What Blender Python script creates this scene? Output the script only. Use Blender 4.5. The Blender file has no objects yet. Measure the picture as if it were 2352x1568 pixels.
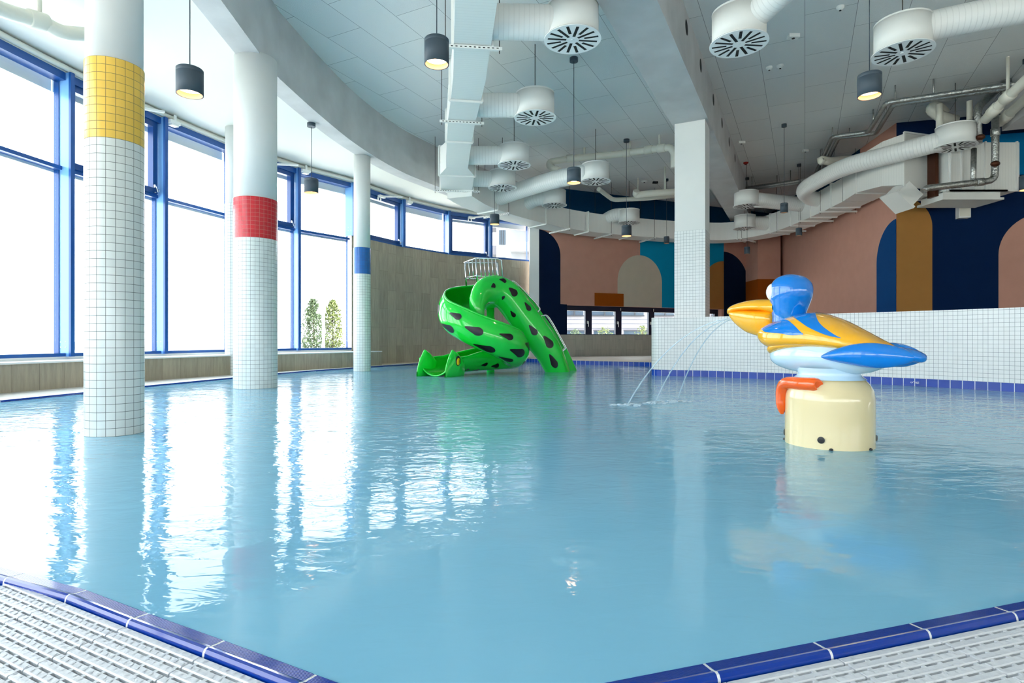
import bpy, bmesh, math, random
from mathutils import Vector, Matrix
from mathutils.geometry import tessellate_polygon

random.seed(7)
SC = bpy.context.scene
COL = SC.collection

# ------------------------------------------------------------------ camera
F_PX, CX, CY, EYE = 1320.0, 1176.0, 780.0, 0.60
cd = bpy.data.cameras.new('camera')
cd.sensor_fit = 'HORIZONTAL'
cd.sensor_width = 36.0
cd.lens = 36.0 * F_PX / 2352.0
cd.shift_y = -(784.0 - CY) / 2352.0
cd.clip_end = 600
cam = bpy.data.objects.new('camera', cd)
COL.objects.link(cam)
cam.location = (0, 0, EYE)
cam.rotation_euler = (math.pi / 2, 0, 0)
SC.camera = cam

# ------------------------------------------------------------------ world, light, exposure
W = bpy.data.worlds.new('sky')
SC.world = W
W.use_nodes = True
nt = W.node_tree
bg = nt.nodes['Background']
tc = nt.nodes.new('ShaderNodeTexCoord')
sx = nt.nodes.new('ShaderNodeSeparateXYZ')
rp = nt.nodes.new('ShaderNodeValToRGB')
rp.color_ramp.elements[0].position = 0.0
rp.color_ramp.elements[0].color = (0.97, 0.99, 1.0, 1)
rp.color_ramp.elements[1].position = 0.9
rp.color_ramp.elements[1].color = (0.80, 0.91, 1.0, 1)
nt.links.new(tc.outputs['Generated'], sx.inputs[0])
nt.links.new(sx.outputs['Z'], rp.inputs[0])
nt.links.new(rp.outputs[0], bg.inputs['Color'])
bg.inputs['Strength'].default_value = 3.2
SC.view_settings.view_transform = 'Standard'
SC.view_settings.look = 'None'
SC.view_settings.exposure = 1.15
SC.view_settings.gamma = 1.0
SC.view_settings.use_curve_mapping = False
SC.cycles.max_bounces = 10
SC.cycles.diffuse_bounces = 6
SC.cycles.transparent_max_bounces = 12
SC.cycles.caustics_reflective = False
SC.cycles.caustics_refractive = False
SC.cycles.sample_clamp_indirect = 6.0
SC.cycles.use_denoising = True
sun = bpy.data.lights.new('sun', 'SUN')
sun.energy = 15.0
sun.angle = math.radians(0.6)
sun.color = (1.0, 0.96, 0.9)
sun_o = bpy.data.objects.new('sun', sun)
COL.objects.link(sun_o)
sun_o.rotation_euler = Vector((0.72, -0.12, 0.9)).to_track_quat('Z', 'Y').to_euler()


# ------------------------------------------------------------------ measuring helpers
def gz(px, py, z):
    """Where the line of sight through a photo pixel meets height z."""
    Y = (EYE - z) * F_PX / (py - CY)
    return Vector(((px - CX) / F_PX * Y, Y, z))


def at(px, py, Y):
    """The point seen at a photo pixel, Y metres into the hall."""
    return Vector(((px - CX) / F_PX * Y, Y, EYE + (CY - py) / F_PX * Y))


# ------------------------------------------------------------------ materials
def srgb(r, g, b):
    def f(c):
        c /= 255.0
        return c / 12.92 if c <= 0.04045 else ((c + 0.055) / 1.055) ** 2.4
    return (f(r), f(g), f(b), 1.0)


M = {}


def new_mat(name):
    m = bpy.data.materials.new(name)
    m.use_nodes = True
    M[name] = m
    n = m.node_tree
    return m, n, n.nodes['Principled BSDF']


def mat(name, col, rough=0.5, metal=0.0, noise=0.0, nscale=8.0, bump=0.0, bscale=60.0, coat=0.0, spec=0.5):
    m, n, p = new_mat(name)
    p.inputs['Roughness'].default_value = rough
    p.inputs['Metallic'].default_value = metal
    p.inputs['Coat Weight'].default_value = coat
    p.inputs['Specular IOR Level'].default_value = spec
    c = srgb(*col)
    tcn = n.nodes.new('ShaderNodeTexCoord')
    if noise > 0:
        t = n.nodes.new('ShaderNodeTexNoise')
        t.inputs['Scale'].default_value = nscale
        t.inputs['Detail'].default_value = 5
        n.links.new(tcn.outputs['Object'], t.inputs['Vector'])
        r = n.nodes.new('ShaderNodeValToRGB')
        r.color_ramp.elements[0].position = 0.3
        r.color_ramp.elements[1].position = 0.7
        r.color_ramp.elements[0].color = [x * (1 - noise) for x in c[:3]] + [1]
        r.color_ramp.elements[1].color = [min(1, x * (1 + noise)) for x in c[:3]] + [1]
        n.links.new(t.outputs['Fac'], r.inputs[0])
        n.links.new(r.outputs[0], p.inputs['Base Color'])
    else:
        p.inputs['Base Color'].default_value = c
    if bump > 0:
        t2 = n.nodes.new('ShaderNodeTexNoise')
        t2.inputs['Scale'].default_value = bscale
        n.links.new(tcn.outputs['Object'], t2.inputs['Vector'])
        b = n.nodes.new('ShaderNodeBump')
        b.inputs['Strength'].default_value = bump
        b.inputs['Distance'].default_value = 0.01
        n.links.new(t2.outputs['Fac'], b.inputs['Height'])
        n.links.new(b.outputs[0], p.inputs['Normal'])
    return m


def emit(name, col, s):
    m, n, p = new_mat(name)
    p.inputs['Base Color'].default_value = srgb(*col)
    p.inputs['Emission Color'].default_value = srgb(*col)
    p.inputs['Emission Strength'].default_value = s
    return m


def tile_mat(name, col, grout, gw=0.07, rough=0.18, vary=0.04, gwv=None, bias=None):
    """Ceramic tiles: one UV unit is one tile; grout lines stand at the whole numbers."""
    m, n, p = new_mat(name)
    N, L = n.nodes, n.links
    uv = N.new('ShaderNodeUVMap')
    s = N.new('ShaderNodeSeparateXYZ')
    L.new(uv.outputs[0], s.inputs[0])

    def edge(o, w):
        f = N.new('ShaderNodeMath'); f.operation = 'FRACT'
        L.new(o, f.inputs[0])
        a = N.new('ShaderNodeMath'); a.operation = 'SUBTRACT'
        L.new(f.outputs[0], a.inputs[0]); a.inputs[1].default_value = 0.5
        b = N.new('ShaderNodeMath'); b.operation = 'ABSOLUTE'
        L.new(a.outputs[0], b.inputs[0])
        c = N.new('ShaderNodeMath'); c.operation = 'GREATER_THAN'
        L.new(b.outputs[0], c.inputs[0]); c.inputs[1].default_value = 0.5 - w / 2
        return c.outputs[0]
    e1, e2 = edge(s.outputs[0], gw), edge(s.outputs[1], gwv or gw)
    mx = N.new('ShaderNodeMath'); mx.operation = 'MAXIMUM'
    L.new(e1, mx.inputs[0]); L.new(e2, mx.inputs[1])
    fl = N.new('ShaderNodeVectorMath'); fl.operation = 'FLOOR'
    L.new(uv.outputs[0], fl.inputs[0])
    wn = N.new('ShaderNodeTexWhiteNoise')
    L.new(fl.outputs[0], wn.inputs['Vector'])
    hsv = N.new('ShaderNodeHueSaturation')
    hsv.inputs['Color'].default_value = srgb(*col)
    mr = N.new('ShaderNodeMapRange')
    mr.inputs['To Min'].default_value = 1 - vary
    mr.inputs['To Max'].default_value = 1 + vary
    L.new(wn.outputs['Value'], mr.inputs[0])
    L.new(mr.outputs[0], hsv.inputs['Value'])
    mix = N.new('ShaderNodeMix'); mix.data_type = 'RGBA'
    L.new(mx.outputs[0], mix.inputs['Factor'])
    L.new(hsv.outputs[0], mix.inputs['A'])
    mix.inputs['B'].default_value = srgb(*grout)
    L.new(mix.outputs['Result'], p.inputs['Base Color'])
    r2 = N.new('ShaderNodeMapRange')
    r2.inputs['To Min'].default_value = rough
    r2.inputs['To Max'].default_value = 0.85
    L.new(mx.outputs[0], r2.inputs[0])
    L.new(r2.outputs[0], p.inputs['Roughness'])
    bp = N.new('ShaderNodeBump')
    bp.inputs['Strength'].default_value = 0.35
    bp.inputs['Distance'].default_value = 0.003
    bp.invert = True
    L.new(mx.outputs[0], bp.inputs['Height'])
    L.new(bp.outputs[0], p.inputs['Normal'])
    return m


def stone_mat(name, c1, c2, tw, th, grout, streak=0.5):
    """Large upright wall slabs laid in a half bond (UV in metres)."""
    m, n, p = new_mat(name)
    N, L = n.nodes, n.links
    uv = N.new('ShaderNodeUVMap')
    sw = N.new('ShaderNodeSeparateXYZ')
    cb = N.new('ShaderNodeCombineXYZ')
    L.new(uv.outputs[0], sw.inputs[0])
    L.new(sw.outputs[1], cb.inputs[0])
    L.new(sw.outputs[0], cb.inputs[1])
    br = N.new('ShaderNodeTexBrick')
    br.inputs['Scale'].default_value = 1.0
    br.inputs['Brick Width'].default_value = th
    br.inputs['Row Height'].default_value = tw
    br.inputs['Mortar Size'].default_value = 0.002
    br.inputs['Color1'].default_value = srgb(*c1)
    br.inputs['Color2'].default_value = srgb(*c2)
    br.inputs['Mortar'].default_value = srgb(*grout)
    L.new(cb.outputs[0], br.inputs['Vector'])
    mp = N.new('ShaderNodeMapping')
    mp.inputs['Scale'].default_value = (14, 1.4, 1)
    L.new(uv.outputs[0], mp.inputs[0])
    ns = N.new('ShaderNodeTexNoise')
    ns.inputs['Scale'].default_value = 1.6
    ns.inputs['Detail'].default_value = 8
    ns.inputs['Roughness'].default_value = 0.65
    L.new(mp.outputs[0], ns.inputs['Vector'])
    mr = N.new('ShaderNodeMapRange')
    mr.inputs['From Min'].default_value = 0.3
    mr.inputs['From Max'].default_value = 0.7
    mr.inputs['To Min'].default_value = 1 - 0.25 * streak
    mr.inputs['To Max'].default_value = 1 + 0.25 * streak
    L.new(ns.outputs['Fac'], mr.inputs[0])
    hs = N.new('ShaderNodeHueSaturation')
    L.new(br.outputs['Color'], hs.inputs['Color'])
    L.new(mr.outputs[0], hs.inputs['Value'])
    L.new(hs.outputs[0], p.inputs['Base Color'])
    p.inputs['Roughness'].default_value = 0.55
    return m


def rib_mat(name, col, pitch, rough=0.4, strength=0.5, metal=0.0, dark=0.12):
    """Sheet metal with fine ribs across its run (UV.x in metres along the run)."""
    m, n, p = new_mat(name)
    N, L = n.nodes, n.links
    uv = N.new('ShaderNodeUVMap')
    s = N.new('ShaderNodeSeparateXYZ')
    L.new(uv.outputs[0], s.inputs[0])
    a = N.new('ShaderNodeMath'); a.operation = 'DIVIDE'
    L.new(s.outputs[0], a.inputs[0]); a.inputs[1].default_value = pitch
    f = N.new('ShaderNodeMath'); f.operation = 'FRACT'
    L.new(a.outputs[0], f.inputs[0])
    g = N.new('ShaderNodeMath'); g.operation = 'LESS_THAN'
    L.new(f.outputs[0], g.inputs[0]); g.inputs[1].default_value = 0.14
    mix = N.new('ShaderNodeMix'); mix.data_type = 'RGBA'
    c = srgb(*col)
    mix.inputs['A'].default_value = c
    mix.inputs['B'].default_value = [x * (1 - dark) for x in c[:3]] + [1]
    L.new(g.outputs[0], mix.inputs['Factor'])
    L.new(mix.outputs['Result'], p.inputs['Base Color'])
    b = N.new('ShaderNodeBump')
    b.inputs['Strength'].default_value = strength
    b.inputs['Distance'].default_value = 0.004
    L.new(g.outputs[0], b.inputs['Height'])
    L.new(b.outputs[0], p.inputs['Normal'])
    p.inputs['Roughness'].default_value = rough
    p.inputs['Metallic'].default_value = metal
    return m


WHITE = (226, 228, 226)
mat('white_paint', (220, 222, 220), 0.55, noise=0.02, nscale=3)
mat('soffit_white', (222, 222, 215), 0.8)
mat('concrete', (190, 190, 191), 0.75, noise=0.10, nscale=2.2, bump=0.1, bscale=30)
mat('blue_frame', (22, 78, 148), 0.3)
mat('mullion_flank_lit', (120, 172, 226), 0.22)  # frame blue with the flank's bright reflection painted into a paler colour
mat('reveal_white', (225, 224, 218), 0.8)
mat('blue_sash', (8, 62, 128), 0.3)
mat('rivet', (225, 230, 235), 0.25, 0.6)
mat('navy_frame', (8, 26, 58), 0.35)
mat('chrome', (225, 228, 230), 0.12, 1.0)
mat('steel_rod', (70, 66, 62), 0.5, 0.6)
mat('white_metal', (232, 233, 230), 0.38)
mat('diffuser_white', (236, 238, 238), 0.35)
mat('slot_black', (8, 9, 10), 0.7)
mat('lamp_black', (60, 74, 86), 0.55)
mat('lamp_inside', (215, 165, 130), 0.4)
emit('lamp_glow', (255, 214, 170), 7.0)
mat('copper', (84, 48, 32), 0.4, 0.7)
mat('red_plastic', (150, 30, 25), 0.5)
mat('cream_pipe', (222, 220, 208), 0.45)
mat('gutter', (120, 140, 150), 0.6)
mat('deck_tile', (198, 186, 172), 0.5, noise=0.05, nscale=6)
mat('sill_white', (236, 238, 238), 0.35)
mat('plaster', (222, 222, 218), 0.7)
mat('sand', (200, 200, 192), 0.95, noise=0.35, nscale=0.3)
mat('sea', (80, 88, 93), 0.5)
mat('exterior_white', (128, 129, 133), 0.8)
mat('exterior_panel', (112, 109, 116), 0.8)
mat('exterior_glass', (40, 56, 70), 0.2)
mat('exterior_frame', (20, 24, 32), 0.5)
mat('roof_blue', (30, 58, 84), 0.5)
mat('bark', (70, 55, 40), 0.9)
mat('leaf', (66, 82, 52), 0.7, noise=0.3, nscale=1.5)
mat('leaf_yellow', (86, 96, 46), 0.7, noise=0.3, nscale=1.5)
mat('post_white', (190, 190, 190), 0.5)
rib_mat('duct_white', (232, 233, 230), 0.05, 0.45, 0.4, dark=0.07)
rib_mat('spiral_white', (232, 233, 231), 0.055, 0.35, 0.9, dark=0.08)
mat('foil', (176, 178, 176), 0.28, 1.0, noise=0.2, nscale=30, bump=1.0, bscale=45)
tile_mat('tile_white', (222, 226, 222), (96, 104, 100), 0.055)
tile_mat('tile_yellow', (240, 196, 88), (130, 112, 70), 0.055)
tile_mat('tile_red', (202, 42, 52), (196, 120, 112), 0.06, vary=0.08)
tile_mat('tile_cobalt', (34, 104, 178), (24, 70, 130), 0.05, vary=0.06)
tile_mat('tile_wall_white', (230, 233, 232), (120, 132, 136), 0.06, vary=0.02)
tile_mat('band_blue', (10, 66, 168), (206, 216, 226), 0.06, vary=0.08, gwv=0.001)
tile_mat('tile_floor', (200, 196, 188), (150, 145, 138), 0.02, rough=0.5)
tile_mat('pool_floor', (150, 218, 246), (136, 204, 234), 0.03, rough=0.5, vary=0.015)
mat('pool_line', (0, 70, 140), 0.5)
stone_mat('stone_brown', (172, 162, 144), (156, 147, 130), 0.30, 0.9, (110, 104, 92), 0.75)
stone_mat('stone_grey', (180, 180, 170), (168, 168, 160), 0.30, 0.6, (120, 120, 114), 0.5)
MUR = dict(pink=(198, 150, 134), navy=(2, 26, 58), cyan=(0, 146, 192), beige=(196, 188, 172),
           ochre=(168, 120, 66), orange=(150, 74, 12), teal=(0, 62, 100), blue=(6, 66, 124), upper_cyan=(0, 120, 180),
           navy_right=(0, 32, 72))
for k, v in MUR.items():
    mat('mural_' + k, v, 0.8, noise=0.03, nscale=4, spec=0.12)
mat('slide_green', (24, 216, 64), 0.12, coat=0.4)
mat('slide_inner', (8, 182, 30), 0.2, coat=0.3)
mat('spot_black', (14, 10, 18), 0.35)
mat('eye_yellow', (250, 212, 20), 0.2)
mat('bird_blue', (0, 124, 216), 0.1, coat=0.5)
mat('bird_yellow', (252, 184, 26), 0.12, coat=0.5)
mat('bird_white', (200, 226, 242), 0.12, coat=0.5)
mat('bird_eye', (242, 244, 244), 0.1, coat=0.5)
mat('bird_orange', (246, 98, 14), 0.12, coat=0.5)
mat('bird_base', (232, 214, 166), 0.16, coat=0.4)
mat('fitting_black', (22, 26, 30), 0.35)
mat('coping_blue', (0, 50, 150), 0.1, coat=0.2)
mat('joint_white', (226, 230, 232), 0.5)


def grate_material():
    m, n, p = new_mat('grate_white')
    N, L = n.nodes, n.links
    p.inputs['Base Color'].default_value = srgb(220, 223, 228)
    p.inputs['Roughness'].default_value = 0.4
    t = N.new('ShaderNodeTexCoord')
    v = N.new('ShaderNodeTexVoronoi')
    v.inputs['Scale'].default_value = 95
    L.new(t.outputs['Object'], v.inputs['Vector'])
    w = N.new('ShaderNodeTexNoise')
    w.inputs['Scale'].default_value = 160
    w.inputs['Detail'].default_value = 3
    w.inputs['Distortion'].default_value = 1.5
    L.new(t.outputs['Object'], w.inputs['Vector'])
    a = N.new('ShaderNodeMath'); a.operation = 'ADD'
    L.new(v.outputs['Distance'], a.inputs[0]); L.new(w.outputs['Fac'], a.inputs[1])
    b = N.new('ShaderNodeBump')
    b.inputs['Strength'].default_value = 0.35
    b.inputs['Distance'].default_value = 0.002
    L.new(a.outputs[0], b.inputs['Height'])
    L.new(b.outputs[0], p.inputs['Normal'])


grate_material()


def ceiling_material():
    m, n, p = new_mat('ceiling_panel')
    N, L = n.nodes, n.links
    t = N.new('ShaderNodeTexCoord')
    mp = N.new('ShaderNodeMapping')
    mp.inputs['Rotation'].default_value = (0, 0, math.radians(-63))
    L.new(t.outputs['Object'], mp.inputs[0])
    br = N.new('ShaderNodeTexBrick')
    br.inputs['Scale'].default_value = 1.0
    br.inputs['Brick Width'].default_value = 1.25
    br.inputs['Row Height'].default_value = 0.62
    br.inputs['Mortar Size'].default_value = 0.0035
    br.inputs['Color1'].default_value = srgb(226, 227, 226)
    br.inputs['Color2'].default_value = srgb(220, 222, 222)
    br.inputs['Mortar'].default_value = srgb(140, 143, 145)
    L.new(mp.outputs[0], br.inputs['Vector'])
    L.new(br.outputs['Color'], p.inputs['Base Color'])
    ns = N.new('ShaderNodeTexNoise')
    ns.inputs['Scale'].default_value = 90
    ns.inputs['Detail'].default_value = 6
    L.new(t.outputs['Object'], ns.inputs['Vector'])
    b = N.new('ShaderNodeBump')
    b.inputs['Strength'].default_value = 0.5
    b.inputs['Distance'].default_value = 0.01
    L.new(ns.outputs['Fac'], b.inputs['Height'])
    L.new(b.outputs[0], p.inputs['Normal'])
    p.inputs['Roughness'].default_value = 0.95


ceiling_material()


def glass_material():
    m, n, p = new_mat('glass')
    N, L = n.nodes, n.links
    out = N['Material Output']
    N.remove(p)
    tr = N.new('ShaderNodeBsdfTransparent')
    tr.inputs[0].default_value = (0.96, 0.98, 0.985, 1)
    gl = N.new('ShaderNodeBsdfGlossy')
    gl.inputs['Roughness'].default_value = 0.02
    lw = N.new('ShaderNodeLayerWeight')
    pw = N.new('ShaderNodeMath'); pw.operation = 'POWER'
    L.new(lw.outputs['Facing'], pw.inputs[0]); pw.inputs[1].default_value = 5.0
    fr = N.new('ShaderNodeMath'); fr.operation = 'MULTIPLY_ADD'
    L.new(pw.outputs[0], fr.inputs[0]); fr.inputs[1].default_value = 0.6; fr.inputs[2].default_value = 0.03
    mx = N.new('ShaderNodeMixShader')
    L.new(fr.outputs[0], mx.inputs[0])
    L.new(tr.outputs[0], mx.inputs[1])
    L.new(gl.outputs[0], mx.inputs[2])
    L.new(mx.outputs[0], out.inputs[0])


glass_material()


def water_material():
    m, n, p = new_mat('water')
    N, L = n.nodes, n.links
    out = N['Material Output']
    N.remove(p)
    t = N.new('ShaderNodeTexCoord')

    def layer(scale, sc, detail, dist):
        mp = N.new('ShaderNodeMapping')
        mp.inputs['Scale'].default_value = sc
        L.new(t.outputs['Object'], mp.inputs[0])
        ns = N.new('ShaderNodeTexNoise')
        ns.inputs['Scale'].default_value = scale
        ns.inputs['Detail'].default_value = detail
        ns.inputs['Distortion'].default_value = dist
        L.new(mp.outputs[0], ns.inputs['Vector'])
        return ns.outputs['Fac']
    a = layer(1.4, (1, 1.6, 1), 1, 0.4)
    b = layer(9.0, (0.9, 1.7, 1), 3, 0.8)
    # ripples grow away from the calm near corner and towards the jets
    sp = N.new('ShaderNodeSeparateXYZ')
    L.new(t.outputs['Object'], sp.inputs[0])
    far = N.new('ShaderNodeMapRange')
    far.inputs['From Min'].default_value = 1.6
    far.inputs['From Max'].default_value = 4.5
    far.inputs['To Min'].default_value = 0.2
    far.inputs['To Max'].default_value = 0.8
    L.new(sp.outputs['Y'], far.inputs[0])
    mu = N.new('ShaderNodeMath'); mu.operation = 'MULTIPLY'
    L.new(b, mu.inputs[0]); L.new(far.outputs[0], mu.inputs[1])
    ad = N.new('ShaderNodeMath'); ad.operation = 'ADD'
    L.new(a, ad.inputs[0]); L.new(mu.outputs[0], ad.inputs[1])
    bp = N.new('ShaderNodeBump')
    bp.inputs['Strength'].default_value = 0.5
    bp.inputs['Distance'].default_value = 0.014
    L.new(ad.outputs[0], bp.inputs['Height'])
    tr = N.new('ShaderNodeBsdfTransparent')
    tr.inputs[0].default_value = (0.80, 0.94, 1.0, 1)
    df = N.new('ShaderNodeBsdfDiffuse')
    df.inputs[0].default_value = srgb(156, 224, 255)
    m1 = N.new('ShaderNodeMixShader')
    m1.inputs[0].default_value = 0.65
    L.new(tr.outputs[0], m1.inputs[1]); L.new(df.outputs[0], m1.inputs[2])
    gl = N.new('ShaderNodeBsdfGlossy')
    gl.inputs['Roughness'].default_value = 0.03
    L.new(bp.outputs[0], gl.inputs['Normal'])
    fr = N.new('ShaderNodeFresnel')
    fr.inputs[0].default_value = 1.36
    L.new(bp.outputs[0], fr.inputs['Normal'])
    m2 = N.new('ShaderNodeMixShader')
    L.new(fr.outputs[0], m2.inputs[0])
    L.new(m1.outputs[0], m2.inputs[1]); L.new(gl.outputs[0], m2.inputs[2])
    L.new(m2.outputs[0], out.inputs[0])


water_material()


def jet_material():
    m, n, p = new_mat('jet_water')
    N, L = n.nodes, n.links
    out = N['Material Output']
    p.inputs['Base Color'].default_value = srgb(215, 235, 245)
    p.inputs['Roughness'].default_value = 0.1
    tr = N.new('ShaderNodeBsdfTransparent')
    mx = N.new('ShaderNodeMixShader')
    mx.inputs[0].default_value = 0.45
    L.new(tr.outputs[0], mx.inputs[1]); L.new(p.outputs[0], mx.inputs[2])
    L.new(mx.outputs[0], out.inputs[0])


jet_material()


# ------------------------------------------------------------------ mesh builder
class MB:
    def __init__(s):
        s.v, s.f, s.mi, s.uv, s.sm = [], [], [], [], []

    def quad(s, pts, mi=0, uv=None, smooth=False):
        b = len(s.v)
        s.v += [Vector(p) for p in pts]
        s.f.append(list(range(b, b + len(pts))))
        s.mi.append(mi)
        s.uv.append(uv or [(0, 0)] * len(pts))
        s.sm.append(smooth)

    def faces(s, vs, fs, mi=0, uvs=None, smooth=False):
        b = len(s.v)
        s.v += [Vector(p) for p in vs]
        for i, f in enumerate(fs):
            s.f.append([b + k for k in f])
            s.mi.append(mi if isinstance(mi, int) else mi[i])
            s.uv.append(uvs[i] if uvs else [(0, 0)] * len(f))
            s.sm.append(smooth)

    def box(s, lo, hi, mi=0, xf=None, uvs=1.0):
        x0, y0, z0 = lo; x1, y1, z1 = hi
        p = [Vector(q) for q in ((x0, y0, z0), (x1, y0, z0), (x1, y1, z0), (x0, y1, z0),
                                 (x0, y0, z1), (x1, y0, z1), (x1, y1, z1), (x0, y1, z1))]
        F = [(0, 1, 5, 4), (1, 2, 6, 5), (2, 3, 7, 6), (3, 0, 4, 7), (4, 5, 6, 7), (3, 2, 1, 0)]
        U = []
        for k, f in enumerate(F):
            if k in (0, 2):
                U.append([(p[i].x * uvs, p[i].z * uvs) for i in f])
            elif k in (1, 3):
                U.append([(p[i].y * uvs, p[i].z * uvs) for i in f])
            else:
                U.append([(p[i].x * uvs, p[i].y * uvs) for i in f])
        if xf:
            p = [xf @ q for q in p]
        s.faces(p, F, mi, U)

    def prism(s, poly, z0, z1, mi=0, side=None, uvs=1.0):
        n = len(poly)
        side = mi if side is None else side
        tri = tessellate_polygon([[Vector((p[0], p[1], 0)) for p in poly]])
        b = [Vector((p[0], p[1], z0)) for p in poly]
        t = [Vector((p[0], p[1], z1)) for p in poly]
        for tr in tri:
            s.quad([t[i] for i in tr], mi, [(t[i].x * uvs, t[i].y * uvs) for i in tr])
            s.quad([b[i] for i in tr[::-1]], mi, [(b[i].x * uvs, b[i].y * uvs) for i in tr[::-1]])
        d = 0
        for i in range(n):
            j = (i + 1) % n
            l = (b[j] - b[i]).length
            s.quad([b[i], b[j], t[j], t[i]], side, [(d * uvs, z0 * uvs), ((d + l) * uvs, z0 * uvs), ((d + l) * uvs, z1 * uvs), (d * uvs, z1 * uvs)])
            d += l

    def strip(s, path, z0, z1, mi=0, uvs=1.0, smooth=False, d0=0.0, vz=None):
        """Upright ribbon along a plan path."""
        d = d0
        for a, b in zip(path, path[1:]):
            a = Vector((a[0], a[1], 0)); b = Vector((b[0], b[1], 0))
            l = (b - a).length
            s.quad([(a.x, a.y, z0), (b.x, b.y, z0), (b.x, b.y, z1), (a.x, a.y, z1)], mi,
                   [(d * uvs, z0 * uvs), ((d + l) * uvs, z0 * uvs), ((d + l) * uvs, z1 * uvs), (d * uvs, z1 * uvs)], smooth)
            d += l
        return d

    def grid(s, fn, nu, nv, mi=0, cu=False, cv=False, uvf=None, smooth=True):
        """fn(u, v) with u, v in 0..1."""
        b = len(s.v)
        mu = nu if cu else nu + 1
        mv = nv if cv else nv + 1
        for i in range(mu):
            for j in range(mv):
                s.v.append(Vector(fn(i / nu, j / nv)))
        for i in range(nu):
            for j in range(nv):
                i2, j2 = (i + 1) % mu, (j + 1) % mv
                s.f.append([b + i * mv + j, b + i2 * mv + j, b + i2 * mv + j2, b + i * mv + j2])
                q = [(i / nu, j / nv), ((i + 1) / nu, j / nv), ((i + 1) / nu, (j + 1) / nv), (i / nu, (j + 1) / nv)]
                s.uv.append([uvf(*k) for k in q] if uvf else q)
                s.mi.append(mi(i / nu, j / nv) if callable(mi) else mi)
                s.sm.append(smooth)

    def cyl(s, c, r, z0, z1, seg=32, mi=0, r1=None, caps=True, uvs=None, smooth=True, nu=None):
        r1 = r if r1 is None else r1
        c = Vector((c[0], c[1], 0))
        nu = nu or seg

        def P(i, rr, z):
            a = 2 * math.pi * i / seg
            return c + Vector((rr * math.cos(a), rr * math.sin(a), z))
        k = uvs or 1
        for i in range(seg):
            s.quad([P(i, r, z0), P(i + 1, r, z0), P(i + 1, r1, z1), P(i, r1, z1)], mi,
                   [(i * nu / seg, z0 * k), ((i + 1) * nu / seg, z0 * k), ((i + 1) * nu / seg, z1 * k), (i * nu / seg, z1 * k)], smooth)
        if caps:
            s.quad([P(i, r1, z1) for i in range(seg)], mi)
            s.quad([P(-i, r, z0) for i in range(seg)], mi)

    def lathe(s, c, prof, seg=32, mi=0, smooth=True):
        c = Vector((c[0], c[1], 0))
        n = len(prof) - 1

        def fn(u, v):
            k = int(round(v * n)); a = 2 * math.pi * u
            return c + Vector((prof[k][0] * math.cos(a), prof[k][0] * math.sin(a), prof[k][1]))
        s.grid(fn, seg, n, mi, cu=True, smooth=smooth)

    def tube(s, path, r, seg=10, mi=0, caps=True, smooth=True, closed=False):
        """Round tube through points; r a number or a list. UV.x runs in metres."""
        P = [Vector(p) for p in path]
        n = len(P)
        R = r if isinstance(r, (list, tuple)) else [r] * n
        T = []
        for i in range(n):
            a = P[max(0, i - 1)]; b = P[min(n - 1, i + 1)]
            T.append((b - a).normalized())
        up = Vector((0, 0, 1)) if abs(T[0].z) < 0.9 else Vector((1, 0, 0))
        N = (up - T[0] * up.dot(T[0])).normalized()
        rings, d = [], [0.0]
        for i in range(n):
            N = (N - T[i] * N.dot(T[i])).normalized()
            B = T[i].cross(N)
            rings.append([P[i] + (N * math.cos(2 * math.pi * k / seg) + B * math.sin(2 * math.pi * k / seg)) * R[i] for k in range(seg)])
            if i:
                d.append(d[-1] + (P[i] - P[i - 1]).length)
        b = len(s.v)
        for q in rings:
            s.v += q
        for i in range(n - 1):
            for k in range(seg):
                k2 = (k + 1) % seg
                s.f.append([b + i * seg + k, b + (i + 1) * seg + k, b + (i + 1) * seg + k2, b + i * seg + k2][::-1])
                s.uv.append([(d[i], k / seg), (d[i + 1], k / seg), (d[i + 1], (k + 1) / seg), (d[i], (k + 1) / seg)][::-1])
                s.mi.append(mi); s.sm.append(smooth)
        if caps:
            s.quad(rings[0], mi); s.quad(rings[-1][::-1], mi)

    def bar(s, a, b, w, h, mi=0, up=(0, 0, 1)):
        """Rectangular bar between two points."""
        a, b, up = Vector(a), Vector(b), Vector(up)
        t = (b - a).normalized()
        if abs(t.dot(up)) > 0.95:
            up = Vector((1, 0, 0))
        x = t.cross(up).normalized(); y = x.cross(t).normalized()
        p = []
        for q in (a, b):
            for sx_, sy_ in ((-1, -1), (1, -1), (1, 1), (-1, 1)):
                p.append(q + x * (sx_ * w / 2) + y * (sy_ * h / 2))
        s.faces(p, [(0, 1, 2, 3)[::-1], (4, 5, 6, 7), (0, 1, 5, 4), (1, 2, 6, 5), (2, 3, 7, 6), (3, 0, 4, 7)], mi)

    def ellipsoid(s, c, r, mi=0, nu=24, nv=14, xf=None):
        c = Vector(c)

        def fn(u, v):
            a, t = 2 * math.pi * u, math.pi * (v - 0.5)
            q = Vector((r[0] * math.cos(a) * math.cos(t), r[1] * math.sin(a) * math.cos(t), r[2] * math.sin(t)))
            if xf:
                q = xf @ q
            return c + q
        s.grid(fn, nu, nv, mi, cu=True)

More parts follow.
